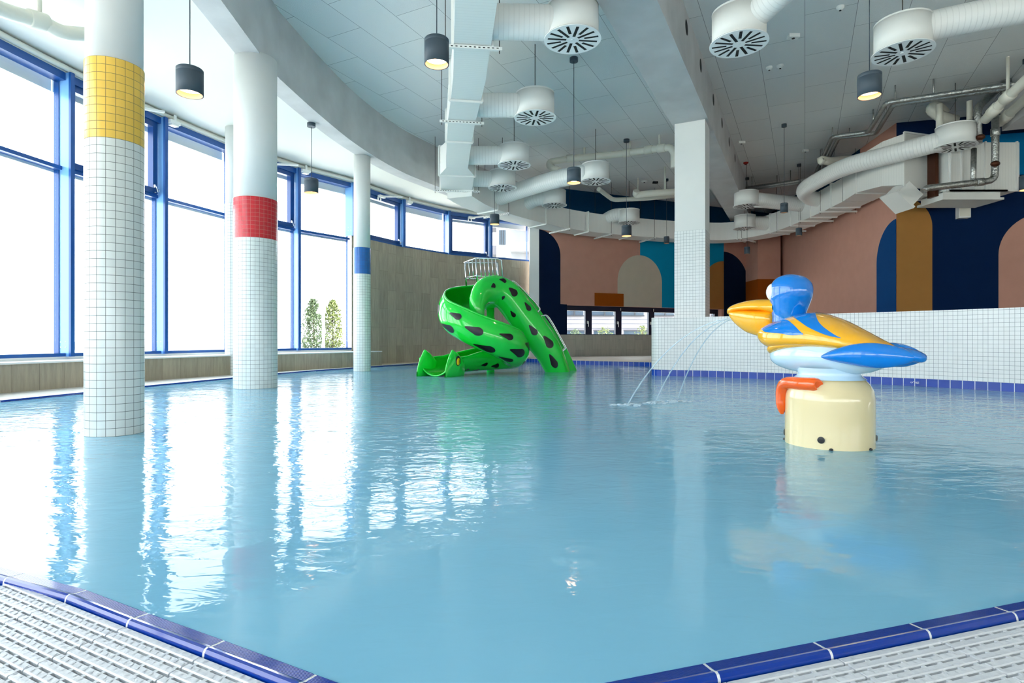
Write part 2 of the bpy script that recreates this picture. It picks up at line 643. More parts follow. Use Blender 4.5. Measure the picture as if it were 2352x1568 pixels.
    def build(s, name, mats, parent=None, loc=None):
        me = bpy.data.meshes.new(name)
        me.from_pydata([tuple(v) for v in s.v], [], s.f)
        for m_ in (mats if isinstance(mats, (list, tuple)) else [mats]):
            me.materials.append(M[m_])
        uvl = me.uv_layers.new(name='UVMap')
        k = 0
        for pi, p in enumerate(me.polygons):
            p.material_index = s.mi[pi]
            p.use_smooth = s.sm[pi]
            for j, _ in enumerate(p.loop_indices):
                uvl.data[k].uv = s.uv[pi][j]
                k += 1
        me.update()
        bm = bmesh.new(); bm.from_mesh(me)
        bmesh.ops.remove_doubles(bm, verts=bm.verts, dist=0.00002)
        bmesh.ops.recalc_face_normals(bm, faces=bm.faces)
        bm.to_mesh(me); bm.free()
        o = bpy.data.objects.new(name, me)
        COL.objects.link(o)
        if parent is not None:
            o.parent = parent
        if loc is not None:
            o.location = loc
        return o


def empty(name, loc=(0, 0, 0), rz=0.0):
    o = bpy.data.objects.new(name, None)
    o.empty_display_size = 0.1
    o.location = loc
    o.rotation_euler = (0, 0, rz)
    COL.objects.link(o)
    return o


def tag(o, label=None, cat=None, group=None, kind=None):
    for k, v in (('label', label), ('category', cat), ('group', group), ('kind', kind)):
        if v:
            o[k] = v
    return o


def struct(o):
    o['kind'] = 'structure'
    return o


def reuse(name, src, parent, loc=(0, 0, 0), rot=(0, 0, 0), scale=None):
    o = src.copy()
    o.name = name
    COL.objects.link(o)
    o.parent = parent
    o.location = loc
    o.rotation_euler = rot
    if scale:
        o.scale = scale
    return o


def catmull(P, n=8, closed=False):
    P = [Vector(p) for p in P]
    out = []
    m = len(P)
    rng = range(m) if closed else range(m - 1)
    for i in rng:
        if closed:
            a, b, c, d = P[(i - 1) % m], P[i], P[(i + 1) % m], P[(i + 2) % m]
        else:
            a, b, c, d = P[max(i - 1, 0)], P[i], P[i + 1], P[min(i + 2, m - 1)]
        for k in range(n):
            t = k / n
            out.append(0.5 * ((2 * b) + (c - a) * t + (2 * a - 5 * b + 4 * c - d) * t * t + (3 * b - a - 3 * c + d) * t ** 3))
    if not closed:
        out.append(P[-1].copy())
    return out


def v2(P):
    return [Vector((p[0], p[1], 0)) for p in P]


def offset_path(P, d):
    """Offset a plan path to its left by d."""
    P = v2(P)
    out = []
    n = len(P)
    for i in range(n):
        a = P[max(0, i - 1)]; b = P[min(n - 1, i + 1)]
        t = (b - a).normalized()
        out.append(P[i] + Vector((-t.y, t.x, 0)) * d)
    return out


ZW = 0.0            # water level
ZC = 5.0            # main ceiling
ZS = 4.2            # low white soffit along the glass front
ZB = 4.1            # underside of the curved beam

# ================================================================== POOL AND DECK
left_edge = [(-1.271, 1.478), (-1.030, 1.377), (-0.812, 1.262), (-0.591, 1.1495), (-0.368, 1.0326), (-0.129, 0.909)]
right_dir = Vector((0.955, 0.296, 0))
left_dir = Vector((0.888, -0.46, 0)).normalized()
K = Vector((-0.129, 0.909, 0))
near_left = [(-4.95, 4.5), (-4.7, 3.6), (-3.9, 2.85), (-2.6, 2.1), (-1.85, 1.72)] + left_edge[:-1]
near_right = [tuple((K + right_dir * t)[:2]) for t in (0.25, 0.5, 0.75, 1.0, 1.5, 2.0, 3.0, 4.0, 6.6)]
wall_front = [(6.9, 3.6), (6.75, 4.6), (6.38, 5.6), (5.82, 6.53), (5.42, 7.15), (4.97, 7.68), (4.5, 8.15), (4.04, 8.56), (3.78, 8.78), (3.44, 9.06),
              (3.2, 9.26), (2.99, 9.38), (2.7, 9.49), (2.50, 9.56)]
nose = [(2.43, 9.60), (2.38, 9.67), (2.37, 9.76), (2.40, 9.86), (2.48, 9.96), (2.62, 10.1)]
ledge_front = [(3.6, 12.5), (3.2, 12.8), (2.3, 13.4), (1.41, 14.1), (0.8, 15.0), (0.17, 15.9)]
far_left = [(-0.2, 16.0), (-0.9, 15.4), (-1.7, 14.7), (-2.4, 13.9), (-2.95, 12.8), (-3.3, 12.0), (-3.75, 11.0), (-4.07, 10.0),
            (-4.35, 8.6), (-4.63, 7.27), (-4.75, 6.34), (-4.9, 5.5)]
outline = near_left + [tuple(K[:2])] + near_right + wall_front + nose + ledge_front + far_left

# basin under the water
mb = MB()
tri = tessellate_polygon([[Vector((p[0], p[1], 0)) for p in outline]])
for t in tri:
    pts = [Vector((outline[i][0], outline[i][1], -0.32)) for i in t]
    mb.quad(pts, 0, [(p.x / 0.25, p.y / 0.25) for p in pts])
mb.strip(outline + [outline[0]], -0.32, 0.0, 0, 4.0)
la, lb = gz(545, 958, -0.318), gz(1290, 889, -0.318)
la.z = lb.z = 0
ld = (lb - la).normalized(); lq = Vector((-ld.y, ld.x, 0)) * 0.045
mb.quad([la - lq + Vector((0, 0, -0.317)), lb - lq + Vector((0, 0, -0.317)), lb + lq + Vector((0, 0, -0.317)), la + lq + Vector((0, 0, -0.317))], 1)
basin = struct(mb.build('floor_pool_basin', ['pool_floor', 'pool_line']))

mb = MB()
for t in tri:
    mb.quad([Vector((outline[i][0], outline[i][1], ZW)) for i in t], 0)
water = mb.build('pool_water', 'water')
tag(water, 'pale turquoise pool water with soft window reflections', 'water', kind='stuff')

# deck: floor with a hole for the pool and for the gutter under the grates on the near side
nearpath = near_left + [tuple(K[:2])] + near_right
gutter_out = offset_path(nearpath, -0.40)
hole = [tuple(p[:2]) for p in gutter_out] + wall_front + nose + ledge_front + far_left
outer = [(-7.6, -6.2), (14.5, -6.2), (14.5, 21.5), (-7.6, 21.5)]
tri2 = tessellate_polygon([[Vector((p[0], p[1], 0)) for p in outer], [Vector((p[0], p[1], 0)) for p in hole]])
allp = outer + hole
mb = MB()
for t in tri2:
    pts = [Vector((allp[i][0], allp[i][1], 0.012)) for i in t]
    mb.quad(pts, 0, [(p.x / 0.3, p.y / 0.3) for p in pts])
mb.strip(far_left, -0.05, 0.012, 1)
floor = struct(mb.build('floor', ['tile_floor', 'sill_white']))

mb = MB()
gi = [Vector((p[0], p[1], -0.09)) for p in offset_path(nearpath, -0.03)]
go = [Vector((p.x, p.y, -0.09)) for p in gutter_out]
for i in range(len(gi) - 1):
    mb.quad([gi[i], gi[i + 1], go[i + 1], go[i]], 0)
mb.strip([tuple(p[:2]) for p in gutter_out], -0.09, 0.012, 0)
struct(mb.build('floor_gutter', 'gutter'))

# far left rim: narrow grate strip and thin blue edge
mb = MB()
in1 = offset_path(far_left, -0.0)
w1 = offset_path(far_left, -0.18)
for i in range(len(far_left) - 1):
    a, b, c, d = in1[i], in1[i + 1], w1[i + 1], w1[i]
    n_s = 26
    for k in range(n_s):
        p = a.lerp(b, (k + 0.1) / n_s); q = a.lerp(b, (k + 0.9) / n_s)
        r = d.lerp(c, (k + 0.9) / n_s); s_ = d.lerp(c, (k + 0.1) / n_s)
        mb.quad([(p.x, p.y, 0.02), (q.x, q.y, 0.02), (r.x, r.y, 0.02), (s_.x, s_.y, 0.02)], 0)
mb.strip(far_left, 0.0, 0.02, 1)
w2 = offset_path(far_left, 0.02)
for i in range(len(far_left) - 1):
    mb.quad([(in1[i].x, in1[i].y, 0.012), (in1[i + 1].x, in1[i + 1].y, 0.012), (w2[i + 1].x, w2[i + 1].y, 0.008), (w2[i].x, w2[i].y, 0.008)], 2)
rim = mb.build('overflow_grate', ['grate_white', 'coping_blue', 'coping_blue'])
tag(rim, 'narrow white overflow grate along the far edge under the tall windows', 'grate')


# coping of the near edge: ribbed cobalt tiles with white joints
def coping(path, name):
    P = v2(path)
    d = [0]
    for a, b in zip(P, P[1:]):
        d.append(d[-1] + (b - a).length)

    def along(s_):
        s_ = max(0, min(d[-1] - 1e-6, s_))
        for i in range(len(d) - 1):
            if s_ <= d[i + 1]:
                t = (s_ - d[i]) / (d[i + 1] - d[i])
                tg = (P[i + 1] - P[i]).normalized()
                a = (P[i] - P[i - 1]).normalized() if i else tg
                b = (P[i + 2] - P[i + 1]).normalized() if i + 2 < len(P) else tg
                tt = ((a + tg).normalized().lerp((tg + b).normalized(), t)).normalized()
                return P[i].lerp(P[i + 1], t), Vector((tt.y, -tt.x, 0))
    prof = [(-0.010, -0.03), (-0.006, -0.006)]
    for k in range(9):
        u = -0.004 + k * 0.0032
        prof += [(u, 0.0005 + k * 0.0002), (u + 0.0008, 0.0018 + k * 0.0002), (u + 0.0022, 0.0018 + k * 0.0002)]
    prof += [(0.0265, 0.0045), (0.032, 0.006), (0.037, 0.004), (0.0405, -0.002), (0.0418, -0.010), (0.0418, -0.04)]
    nt_ = max(1, round(d[-1] / 0.25))
    L_ = d[-1] / nt_
    mb = MB()
    for k in range(nt_):
        for (s0, s1, mi, dz) in ((k * L_ + 0.003, (k + 1) * L_ - 0.003, 0, 0), ((k + 1) * L_ - 0.003, (k + 1) * L_ + 0.003, 1, -0.0004)):
            (a, na), (b, nb) = along(s0), along(s1)
            for (u0, z0), (u1, z1) in zip(prof, prof[1:]):
                mb.quad([a + na * u0 + Vector((0, 0, z0 + dz)), b + nb * u0 + Vector((0, 0, z0 + dz)),
                         b + nb * u1 + Vector((0, 0, z1 + dz)), a + na * u1 + Vector((0, 0, z1 + dz))], mi)
    return struct(mb.build(name, ['coping_blue', 'joint_white']))


coping(nearpath[:len(near_left) + 1], 'trim_1')
coping([tuple(K[:2])] + near_right, 'trim_2')


# grates: one panel is a thing, copied along both near edges
def grate_mesh():
    mb = MB()
    L_, pitch, w = 0.248, 0.0232, 0.0172
    for r in range(13):
        y = r * pitch
        x0, x1 = 0.001, L_ - 0.001
        z = 0.0
        b = 0.0022
        pr = [(y, z - 0.016), (y, z - b), (y + b, z), (y + w - b, z), (y + w, z - b), (y + w, z - 0.016)]
        for (ya, za), (yb, zb) in zip(pr, pr[1:]):
            mb.quad([(x0, -ya, za), (x1, -ya, za), (x1, -yb, zb), (x0, -yb, zb)], 0)
        for xx in (x0, x1):
            mb.quad([(xx, -p[0], p[1]) for p in pr], 0)
        # raised studs on each slat
        n_ = 12
        for k in range(n_):
            cx_ = x0 + (k + 0.5 + (0.25 if r % 2 else -0.25)) * (x1 - x0) / n_
            sgn = 1 if r % 2 else -1
            mb.quad([(cx_ - 0.006, -(y + 0.003), z + 0.0002), (cx_ - 0.001, -(y + 0.003), z + 0.0002),
                     (cx_ + 0.005 * sgn, -(y + w - 0.003), z + 0.0018), (cx_ - 0.003, -(y + w - 0.003), z + 0.0018)], 0)
        if r < 12:
            for k in range(6):
                cx_ = x0 + (k + (0.75 if r % 2 else 0.25)) * (x1 - x0) / 6
                mb.box((cx_ - 0.004, -(y + pitch), z - 0.014), (cx_ + 0.004, -(y + w), z - 0.002), 0)
    return mb


proto_grate = grate_mesh().build('drain_grate', 'grate_white')
placed = 0


def lay_grates(origin, direction, n, side, label, group):
    global placed
    dv = Vector(direction).normalized()
    nv = Vector((dv.y, -dv.x, 0))
    for k in range(n):
        p = Vector(origin) + dv * (k * 0.25) + nv * 0.0445
        o = proto_grate if placed == 0 else proto_grate.copy()
        if placed:
            COL.objects.link(o)
        o.location = (p.x, p.y, -0.006)
        o.rotation_euler = (0, 0, math.atan2(dv.y, dv.x))
        tag(o, label, 'grate', group)
        placed += 1


lay_grates((K - left_dir * 1.25)[:], left_dir[:], 5, 1, 'white slatted plastic grate panel beside the blue coping, lower left corner', 'overflow grate panels along the left coping')
lay_grates((K + right_dir.normalized() * 0.02)[:], right_dir[:], 7, 1, 'white slatted plastic grate panel beside the blue coping, lower right corner', 'overflow grate panels along the right coping')
# curved continuation to the left
pa = [Vector((-1.271, 1.478, 0)), Vector((-1.5, 1.575, 0)), Vector((-1.75, 1.685, 0))]
for a, b in ((pa[1], pa[0]), (pa[2], pa[1])):
    lay_grates(a[:], (b - a)[:], 1, 1, 'white slatted plastic grate panel beside the blue coping, lower left corner', 'overflow grate panels along the left coping')

# ================================================================== COLUMNS
def column(c, r, n_t, zb, zt_, band, band_mat, tile_top, label, name='round_column', zbot=-0.32):
    root = empty(name, (c[0], c[1], zbot))
    tag(root, label, 'column', 'round tiled columns')
    k = 1 / 0.05
    mb = MB()
    mb.cyl((0, 0), r - 0.006, tile_top - 0.02 - zbot, zt_ - zbot, 48, 0)
    mb.build('shaft', 'white_paint', root)
    mb = MB()
    segs = [(zbot, band[0], 0), (band[1], tile_top, 0)] if band else [(zbot, tile_top, 0)]
    for a, b, m_ in segs:
        if b > a + 0.01:
            c0 = len(mb.v)
            mb.cyl((0, 0), r, a, b, n_t * 2, 0, caps=False, uvs=k, nu=n_t)
            for q in mb.v[c0:]:
                q.z -= zbot
    c0 = len(mb.v)
    mb.quad([(r * math.cos(2 * math.pi * i / 48), r * math.sin(2 * math.pi * i / 48), tile_top - zbot) for i in range(48)], 1)
    mb.build('tile_cladding', ['tile_white', 'joint_white'], root)
    if band:
        mb = MB()
        mb.cyl((0, 0), r + 0.0005, band[0], band[1], n_t * 2, 0, caps=False, uvs=k, nu=n_t)
        for q in mb.v:
            q.z -= zbot
        o = mb.build('tile_band', band_mat, root)
    return root


column((-2.557, 3.70), 0.1625, 20, 0, ZS + 0.02, (1.85, 2.35), 'tile_yellow', 2.35, 'thick white tiled column with a yellow tile band, standing in the pool')
column((-3.23, 7.24), 0.258, 32, 0, ZB + 0.02, (1.85, 2.35), 'tile_red', 2.35, 'white tiled column with a red tile band, standing in the pool')
column((-2.87, 11.0), 0.161, 20, 0, ZB + 0.02, (1.85, 2.35), 'tile_cobalt', 2.35, 'slender white tiled column with a blue tile band, left of the green slide')
column((-4.72, 9.80), 0.161, 20, 0, ZS + 0.02, None, None, 2.9, 'plain white tiled column on the deck, half hidden behind the red banded column', zbot=0.012)

# square pillar on the tiled wall
PU = Vector((0.89, -0.45, 0)).normalized(); PV = Vector((0.45, 0.89, 0)).normalized()
pc = Vector((2.735, 9.68, 0)) + PU * 0.25 + PV * 0.25
prx = Matrix.Translation(pc) @ Matrix.Rotation(math.atan2(PU.y, PU.x), 4, 'Z')
root = empty('square_pillar', (pc.x, pc.y, 0.97), math.atan2(PU.y, PU.x))
tag(root, 'square pillar, white paint above and small white tiles below, on the tiled pool wall', 'pillar')
mb = MB(); mb.box((-0.246, -0.246, 1.42), (0.246, 0.246, 4.24 - 0.97), 0)
mb.build('shaft', 'white_paint', root)
mb = MB(); mb.box((-0.25, -0.25, 0), (0.25, 0.25, 1.45), 0, uvs=20)
mb.build('tile_cladding', 'tile_wall_white', root)

# corner pier beside the end of the glass front
mb = MB(); mb.box((0.505, 16.40, 0.0), (0.772, 16.9, 4.6), 0)
struct(mb.build('wall_pier', 'white_paint'))

# ================================================================== CURVED TILED WALL IN THE POOL
back_wallline = [(2.9, 10.35), (3.6, 10.05), (4.3, 9.55), (5.2, 8.75), (6.0, 7.9), (6.6, 6.9), (7.1, 5.8), (7.4, 4.6), (7.5, 3.6)]
wf_s = [tuple(p[:2]) for p in catmull(v2(wall_front), 5)]
ns_s = [tuple(p[:2]) for p in catmull(v2([wall_front[-1]] + nose), 4)][1:]
ring = wf_s + ns_s + back_wallline
root = empty('pool_wall', (4.2, 9.0, 0))
tag(root, 'low curved wall of small white tiles behind the pelican', 'wall')
mb = MB()
ring_l = [(p[0] - 4.2, p[1] - 9.0) for p in ring]
mb.strip(ring_l + [ring_l[0]], 0.10, 0.97, 0, 20.0)
tr = tessellate_polygon([[Vector((p[0], p[1], 0)) for p in ring_l]])
for t in tr:
    pts = [Vector((ring_l[i][0], ring_l[i][1], 0.97)) for i in t]
    mb.quad(pts, 0, [(p.x * 20, p.y * 20) for p in pts])
mb.build('tile_cladding', 'tile_wall_white', root)
mb = MB()
bl = [(p[0] - 4.2, p[1] - 9.0) for p in (wf_s + ns_s)]
mb.strip(offset_path(bl, 0.004), -0.32, 0.10, 0, 8.0)
wf_b = mb.build('waterline_band', 'band_blue', root)
# little signature print on one blue tile
mb = MB()
sgn_o = Vector((5.335, 7.245, 0)); sdir = (Vector((5.42, 7.15, 0)) - Vector((4.97, 7.68, 0))).normalized(); snor = Vector((-sdir.y, sdir.x, 0)) * -1
def sg(u, z): 
    p = Vector((4.97, 7.68, 0)) + sdir * (0.30 + u) + snor * 0.014
    return (p.x - 4.2, p.y - 9.0, z)
def sgbar(u0, z0, u1, z1, w=0.0035):
    mb.bar(sg(u0, z0), sg(u1, z1), 0.002, w, 0, up=(0, 0, 1)) if abs(u1 - u0) > abs(z1 - z0) else mb.bar(sg(u0, z0), sg(u1, z1), 0.002, w, 0, up=tuple(sdir))
for k in range(12):
    a, b = k / 12 * 2 * math.pi, (k + 1) / 12 * 2 * math.pi
    sgbar(0.018 + 0.012 * math.cos(a), 0.05 + 0.008 * math.sin(a), 0.018 + 0.012 * math.cos(b), 0.05 + 0.008 * math.sin(b), 0.003)
for (a, b, c, d) in ((0.03, 0.05, 0.038, 0.062), (0.038, 0.062, 0.046, 0.06), (0.046, 0.06, 0.056, 0.05), (0.06, 0.06, 0.066, 0.044), (0.072, 0.06, 0.066, 0.044),
                     (0.076, 0.06, 0.086, 0.06), (0.076, 0.053, 0.086, 0.053), (0.076, 0.045, 0.086, 0.045), (0.076, 0.06, 0.076, 0.045),
                     (0.09, 0.06, 0.1, 0.06), (0.095, 0.06, 0.095, 0.045), (0.062, 0.039, 0.1, 0.039)):
    sgbar(a, b, c, d)
mb.build('maker_mark', 'joint_white', root)

# raised ledge with blue band at the back
root = empty('pool_ledge', (1.5, 14.5, 0))
tag(root, 'low beige ledge with a blue tiled waterline behind the slide', 'ledge')
led = [(3.9, 12.3)] + ledge_front + [(0.45, 16.3), (0.8, 16.3), (4.6, 17.95), (5.0, 13.5)]
zt_of = {}
mb = MB()
ll = [(p[0] - 1.5, p[1] - 14.5) for p in led]
for t in tessellate_polygon([[Vector((p[0], p[1], 0)) for p in ll]]):
    mb.quad([(ll[i][0], ll[i][1], 0.11) for i in t], 0)
mb.build('ledge_top', 'deck_tile', root)
mb = MB()
mb.strip(offset_path(ll[:7], 0.003), -0.32, 0.095, 0, 8.0)
mb.build('waterline_band', 'band_blue', root)
mb = MB()
mb.strip(offset_path(ll[:7], 0.012), 0.095, 0.112, 0, 1.0)
q = offset_path(ll[:7], 0.012)
for i in range(6):
    mb.quad([(q[i].x, q[i].y, 0.112), (q[i + 1].x, q[i + 1].y, 0.112), (ll[i + 1][0], ll[i + 1][1], 0.112), (ll[i][0], ll[i][1], 0.112)], 0)
mb.build('nosing', 'deck_tile', root)

# ================================================================== GLASS FRONT (left, curved)
FN = [(-4.6, -5.0), (-5.15, -2.6), (-5.5, -1.2), (-5.78, 0.3), (-6.0, 1.8), (-6.12, 3.2), (-6.12, 4.65), (-6.03, 6.1), (-5.85, 7.56), (-5.52, 9.07), (-5.08, 10.45), (-4.39, 11.75), (-3.58, 12.83),
      (-2.74, 14.39), (-1.73, 15.66), (-0.62, 16.38), (0.53, 17.05)]
ZF0, ZF1, ZHI = 0.38, 4.10, 2.92


def window_unit(i, a, b, zlo, vent):
    a = Vector((a[0], a[1], 0)); b = Vector((b[0], b[1], 0))
    t = (b - a).normalized(); out = Vector((-t.y, t.x, 0))
    root = empty('window_%d' % i, a, math.atan2(t.y, t.x))
    struct(root)
    L_ = (b - a).length
    D = 0.17
    mb = MB()
    mb.box((0, 0, zlo), (L_, D, zlo + 0.045))
    mb.box((0, 0.0, ZF1 - 0.10), (L_, D, ZF1))
    mb.build('window_frame', 'blue_frame', root)
    mb = MB()
    mb.box((-0.028, -0.09, zlo), (0.028, -0.055, ZF1))
    mb.box((-0.024, -0.055, zlo), (0.024, D, ZF1), 1)
    mb.box((L_ - 0.028, 0.10, zlo), (L_ - 0.0245, D, ZF1))
    mb.build('mullion', ['blue_frame', 'mullion_flank_lit'], root)
    mb = MB()
    for px_ in (0.0, 0.08):
        for z in (zlo + 0.12, zlo + 0.19):
            # rivets on both flanks of the mullion foot
            for sx_ in (-0.0245, 0.0245):
                mb.ellipsoid((sx_, px_, z), (0.004, 0.008, 0.008), 0, 8, 6)
    mb.build('rivet', 'rivet', root)
    mb = MB()
    if zlo < 1:
        mb.box((0, 0.06, 2.83), (L_, D, 2.88))
        mb.build('transom', 'blue_frame', root)
    mb = MB()
    mb.box((0.03, 0.14, zlo + 0.045), (L_ - 0.03, 0.146, ZF1 - 0.10))
    mb.build('glass_pane', 'glass', root)
    mb = MB()
    mb.box((0, 0.24, ZF1 - 0.22), (L_, 0.30, ZF1 - 0.06))
    if zlo < 1:
        mb.box((0, 0.18, 2.80), (L_, 0.2, 2.84))
    mb.build('outer_reveal', 'reveal_white', root)
    if vent:
        zb_ = 2.88 if zlo < 1 else zlo + 0.045
        zt_ = ZF1 - 0.10
        mb = MB()
        w = 0.085
        x0, x1 = 0.05, L_ - 0.06
        mb.box((x0, 0.03, zb_), (x1, 0.13, zb_ + w)); mb.box((x0, 0.03, zt_ - w), (x1, 0.13, zt_))
        mb.box((x0, 0.03, zb_ + w), (x0 + w, 0.13, zt_ - w)); mb.box((x1 - w, 0.03, zb_ + w), (x1, 0.13, zt_ - w))
        s_ = mb.build('sash', 'blue_sash', root)
        mb = MB()
        hx = x1 - w / 2
        mb.tube([(hx - 0.02, 0.02, zb_ + 0.11), (hx - 0.02, -0.01, zb_ + 0.10), (hx - 0.018, -0.02, zb_ + 0.05), (hx, -0.02, zb_ + 0.02), (hx + 0.02, -0.02, zb_ + 0.04), (hx + 0.02, -0.015, zb_ + 0.07)], 0.008, 8)
        mb.box((hx - 0.035, 0.0, zb_ + 0.09), (hx - 0.005, 0.03, zb_ + 0.13))
        mb.box((hx - 0.04, 0.0, zb_ + 0.005), (hx + 0.03, 0.03, zb_ + 0.015))
        mb.build('handle', 'chrome', s_)
    return root


for i in range(len(FN) - 1):
    window_unit(i + 1, FN[i], FN[i + 1], ZF0 if i < 12 else ZHI, i % 2 == 0)

# blind tube along the top with its brackets, and the opener arms
mb = MB()
tb = [(p[0], p[1], 4.14) for p in offset_path(catmull(v2(FN[3:]), 4), -0.05)]
mb.tube(tb, 0.035, 10)
bt = mb.build('blind_tube', 'cream_pipe')
tag(bt, 'long pale pipe running along the top of the blue window front', 'pipe')
def window_opener(px, py, sgn, lab):
    pass
op_lab = {8: 'white window opener arm above the window between the yellow and red columns', 10: 'white window opener arm between the red and blue columns',
          12: 'white window opener arm right of the blue banded column', 14: 'white window opener arm above the slide, beside a small lamp'}
for i in (8, 10, 12, 14):
    a = Vector((FN[i][0], FN[i][1], 0)); b = Vector((FN[i + 1][0], FN[i + 1][1], 0))
    t = (b - a).normalized()
    root = empty('window_opener', (a + (b - a) * 0.55 + Vector((0, 0, 4.0)))[:], math.atan2(t.y, t.x))
    tag(root, op_lab[i], 'window opener', 'window openers')
    mb = MB()
    mb.bar((-0.02, -0.06, 0.0), (0.42, -0.30, 0.06), 0.05, 0.03)
    mb.build('arm', 'white_metal', root)
    mb = MB()
    mb.box((-0.13, -0.09, -0.03), (0.06, -0.01, 0.02))
    mb.box((-0.13, -0.02, -0.09), (-0.10, 0.0, -0.03)); mb.box((-0.04, -0.02, -0.09), (-0.01, 0.0, -0.03))
    mb.build('motor_box', 'white_metal', root)
fl_lab = {9: 'small white floodlight on the window head left of the rear plain column', 11: 'small white floodlight on the window head above the pale trees',
          13: 'small white floodlight on the window head right of the blue banded column', 15: 'small white floodlight on the window head beside the grey lamp over the slide'}
for i in (9, 11, 13, 15):
    a = Vector((FN[i][0], FN[i][1], 0)); b = Vector((FN[i + 1][0], FN[i + 1][1], 0)); t = (b - a).normalized()
    root = empty('bracket_box', (a + t * 0.12 + Vector((0, 0, 4.08)))[:], math.atan2(t.y, t.x))
    tag(root, fl_lab[i], 'light fitting', 'small fittings along the window head')
    mb = MB(); mb.box((-0.09, -0.15, -0.05), (0.09, -0.03, 0.0)); mb.box((-0.06, -0.14, -0.08), (0.06, -0.05, -0.05))
    mb.build('housing', 'white_metal', root)
    mb = MB(); mb.box((-0.02, -0.14, 0.0), (0.02, -0.12, 0.09)); mb.build('bracket', 'white_metal', root)

# wall under the tall windows, bench, and stone wall under the high windows
bench_front = [(-4.6, -4.5), (-5.05, -2.0), (-5.35, 0.0), (-5.52, 1.8), (-5.66, 3.2), (-5.68, 4.65), (-5.61, 6.32), (-5.39, 7.25), (-5.22, 8.27), (-4.78, 9.5), (-4.3, 10.7), (-3.85, 11.55), (-3.35, 12.35), (-2.98, 13.15)]
mb = MB()
mb.strip(offset_path(bench_front, 0), 0.0, 0.325, 0, 1.0, d0=0.1)
bf = offset_path(bench_front, 0)
be = Vector((-3.38, 13.2, 0))
backs = offset_path(FN[:13], 0.05)
poly = [tuple(p[:2]) for p in bf] + [(-3.40, 13.16)] + [tuple(p[:2]) for p in reversed(backs)]
for t in tessellate_polygon([[Vector((p[0], p[1], 0)) for p in poly]]):
    mb.quad([(poly[i][0], poly[i][1], 0.325) for i in t], 1)
mb.strip([(-2.98, 13.15), (-3.40, 13.3)], 0.0, 0.325, 0)
sill_f = offset_path(bench_front, -0.012)
mb2 = MB()
for i in range(len(bf) - 1):
    mb2.quad([(sill_f[i].x, sill_f[i].y, 0.325), (sill_f[i + 1].x, sill_f[i + 1].y, 0.325), (sill_f[i + 1].x, sill_f[i + 1].y, 0.345), (sill_f[i].x, sill_f[i].y, 0.345)], 0)
polys = [tuple(p[:2]) for p in sill_f] + [(-3.42, 13.17)] + [tuple(p[:2]) for p in reversed(backs)]
for t in tessellate_polygon([[Vector((p[0], p[1], 0)) for p in polys]]):
    mb2.quad([(polys[i][0], polys[i][1], 0.345) for i in t], 0)
bw = mb.build('window_bench', ['stone_brown', 'stone_brown'])
tag(bw, 'long low brown stone bench wall beneath the tall blue windows', 'bench')
sl = mb2.build('seat_slab', 'sill_white', bw)
mb = MB()
mb.strip(FN[:13], 0.0, ZF0, 0)
mb.strip(offset_path(FN[:13], 0.17), 0.0, ZF0, 0)
struct(mb.build('wall_under_windows', 'plaster'))

hw = [(-3.42, 13.1)] + [tuple(p) for p in FN[13:]]
mb = MB()
mb.strip(hw, 0.0, ZHI, 0, 1.0)
mb.strip(offset_path(hw, 0.25), -0.2, ZHI, 1, 1.0)
q0 = offset_path(hw, 0.0); q1 = offset_path(hw, 0.25)
for i in range(len(hw) - 1):
    mb.quad([(q0[i].x, q0[i].y, ZHI), (q0[i + 1].x, q0[i + 1].y, ZHI), (q1[i + 1].x, q1[i + 1].y, ZHI), (q1[i].x, q1[i].y, ZHI)], 1)
struct(mb.build('wall_left', ['stone_brown', 'plaster']))
# slim jamb closing the tall glazing next to the stone wall
mb = MB()
mb.strip([(-3.42, 13.1), (-3.58, 12.83)], 0, ZHI, 0)
struct(mb.build('wall_jamb', 'stone_brown'))

# low ledge plinth line at wall foot, left far deck trim
mb = MB()
mb.strip(offset_path(hw, -0.01), 0.012, 0.03, 0)
struct(mb.build('baseboard_left', 'deck_tile'))

# ================================================================== BACK WALL WITH MURAL
BA = Vector((0.60, 16.35, 0)); BD = Vector((1, 0.437, 0)).normalized()
BB = Vector((9.01, 20.03, 0))
BLEN = (BB - BA).length
BN = Vector((BD.y, -BD.x, 0))     # towards the room


def back(px, py=None):
    k = (px - CX) / F_PX
    X = 16.09 * k / (1 - 0.437 * k); Y = 16.09 + 0.437 * X
    s_ = (Vector((X, Y, 0)) - BA).dot(BD)
    return s_ if py is None else (s_, EYE + (CY - py) / F_PX * Y)


def arc_pts(cx_, cz, r, a0, a1, n=20):
    return [(cx_ + r * math.cos(math.radians(a0 + (a1 - a0) * i / n)), cz + r * math.sin(math.radians(a0 + (a1 - a0) * i / n))) for i in range(n + 1)]


def wall_poly(mb, A, D, N, poly, off, mi):
    pts = [A + D * p[0] + N * off + Vector((0, 0, p[1])) for p in poly]
    for t in tessellate_polygon([[Vector((p[0], p[1], 0)) for p in poly]]):
        mb.quad([pts[i] for i in t], mi)


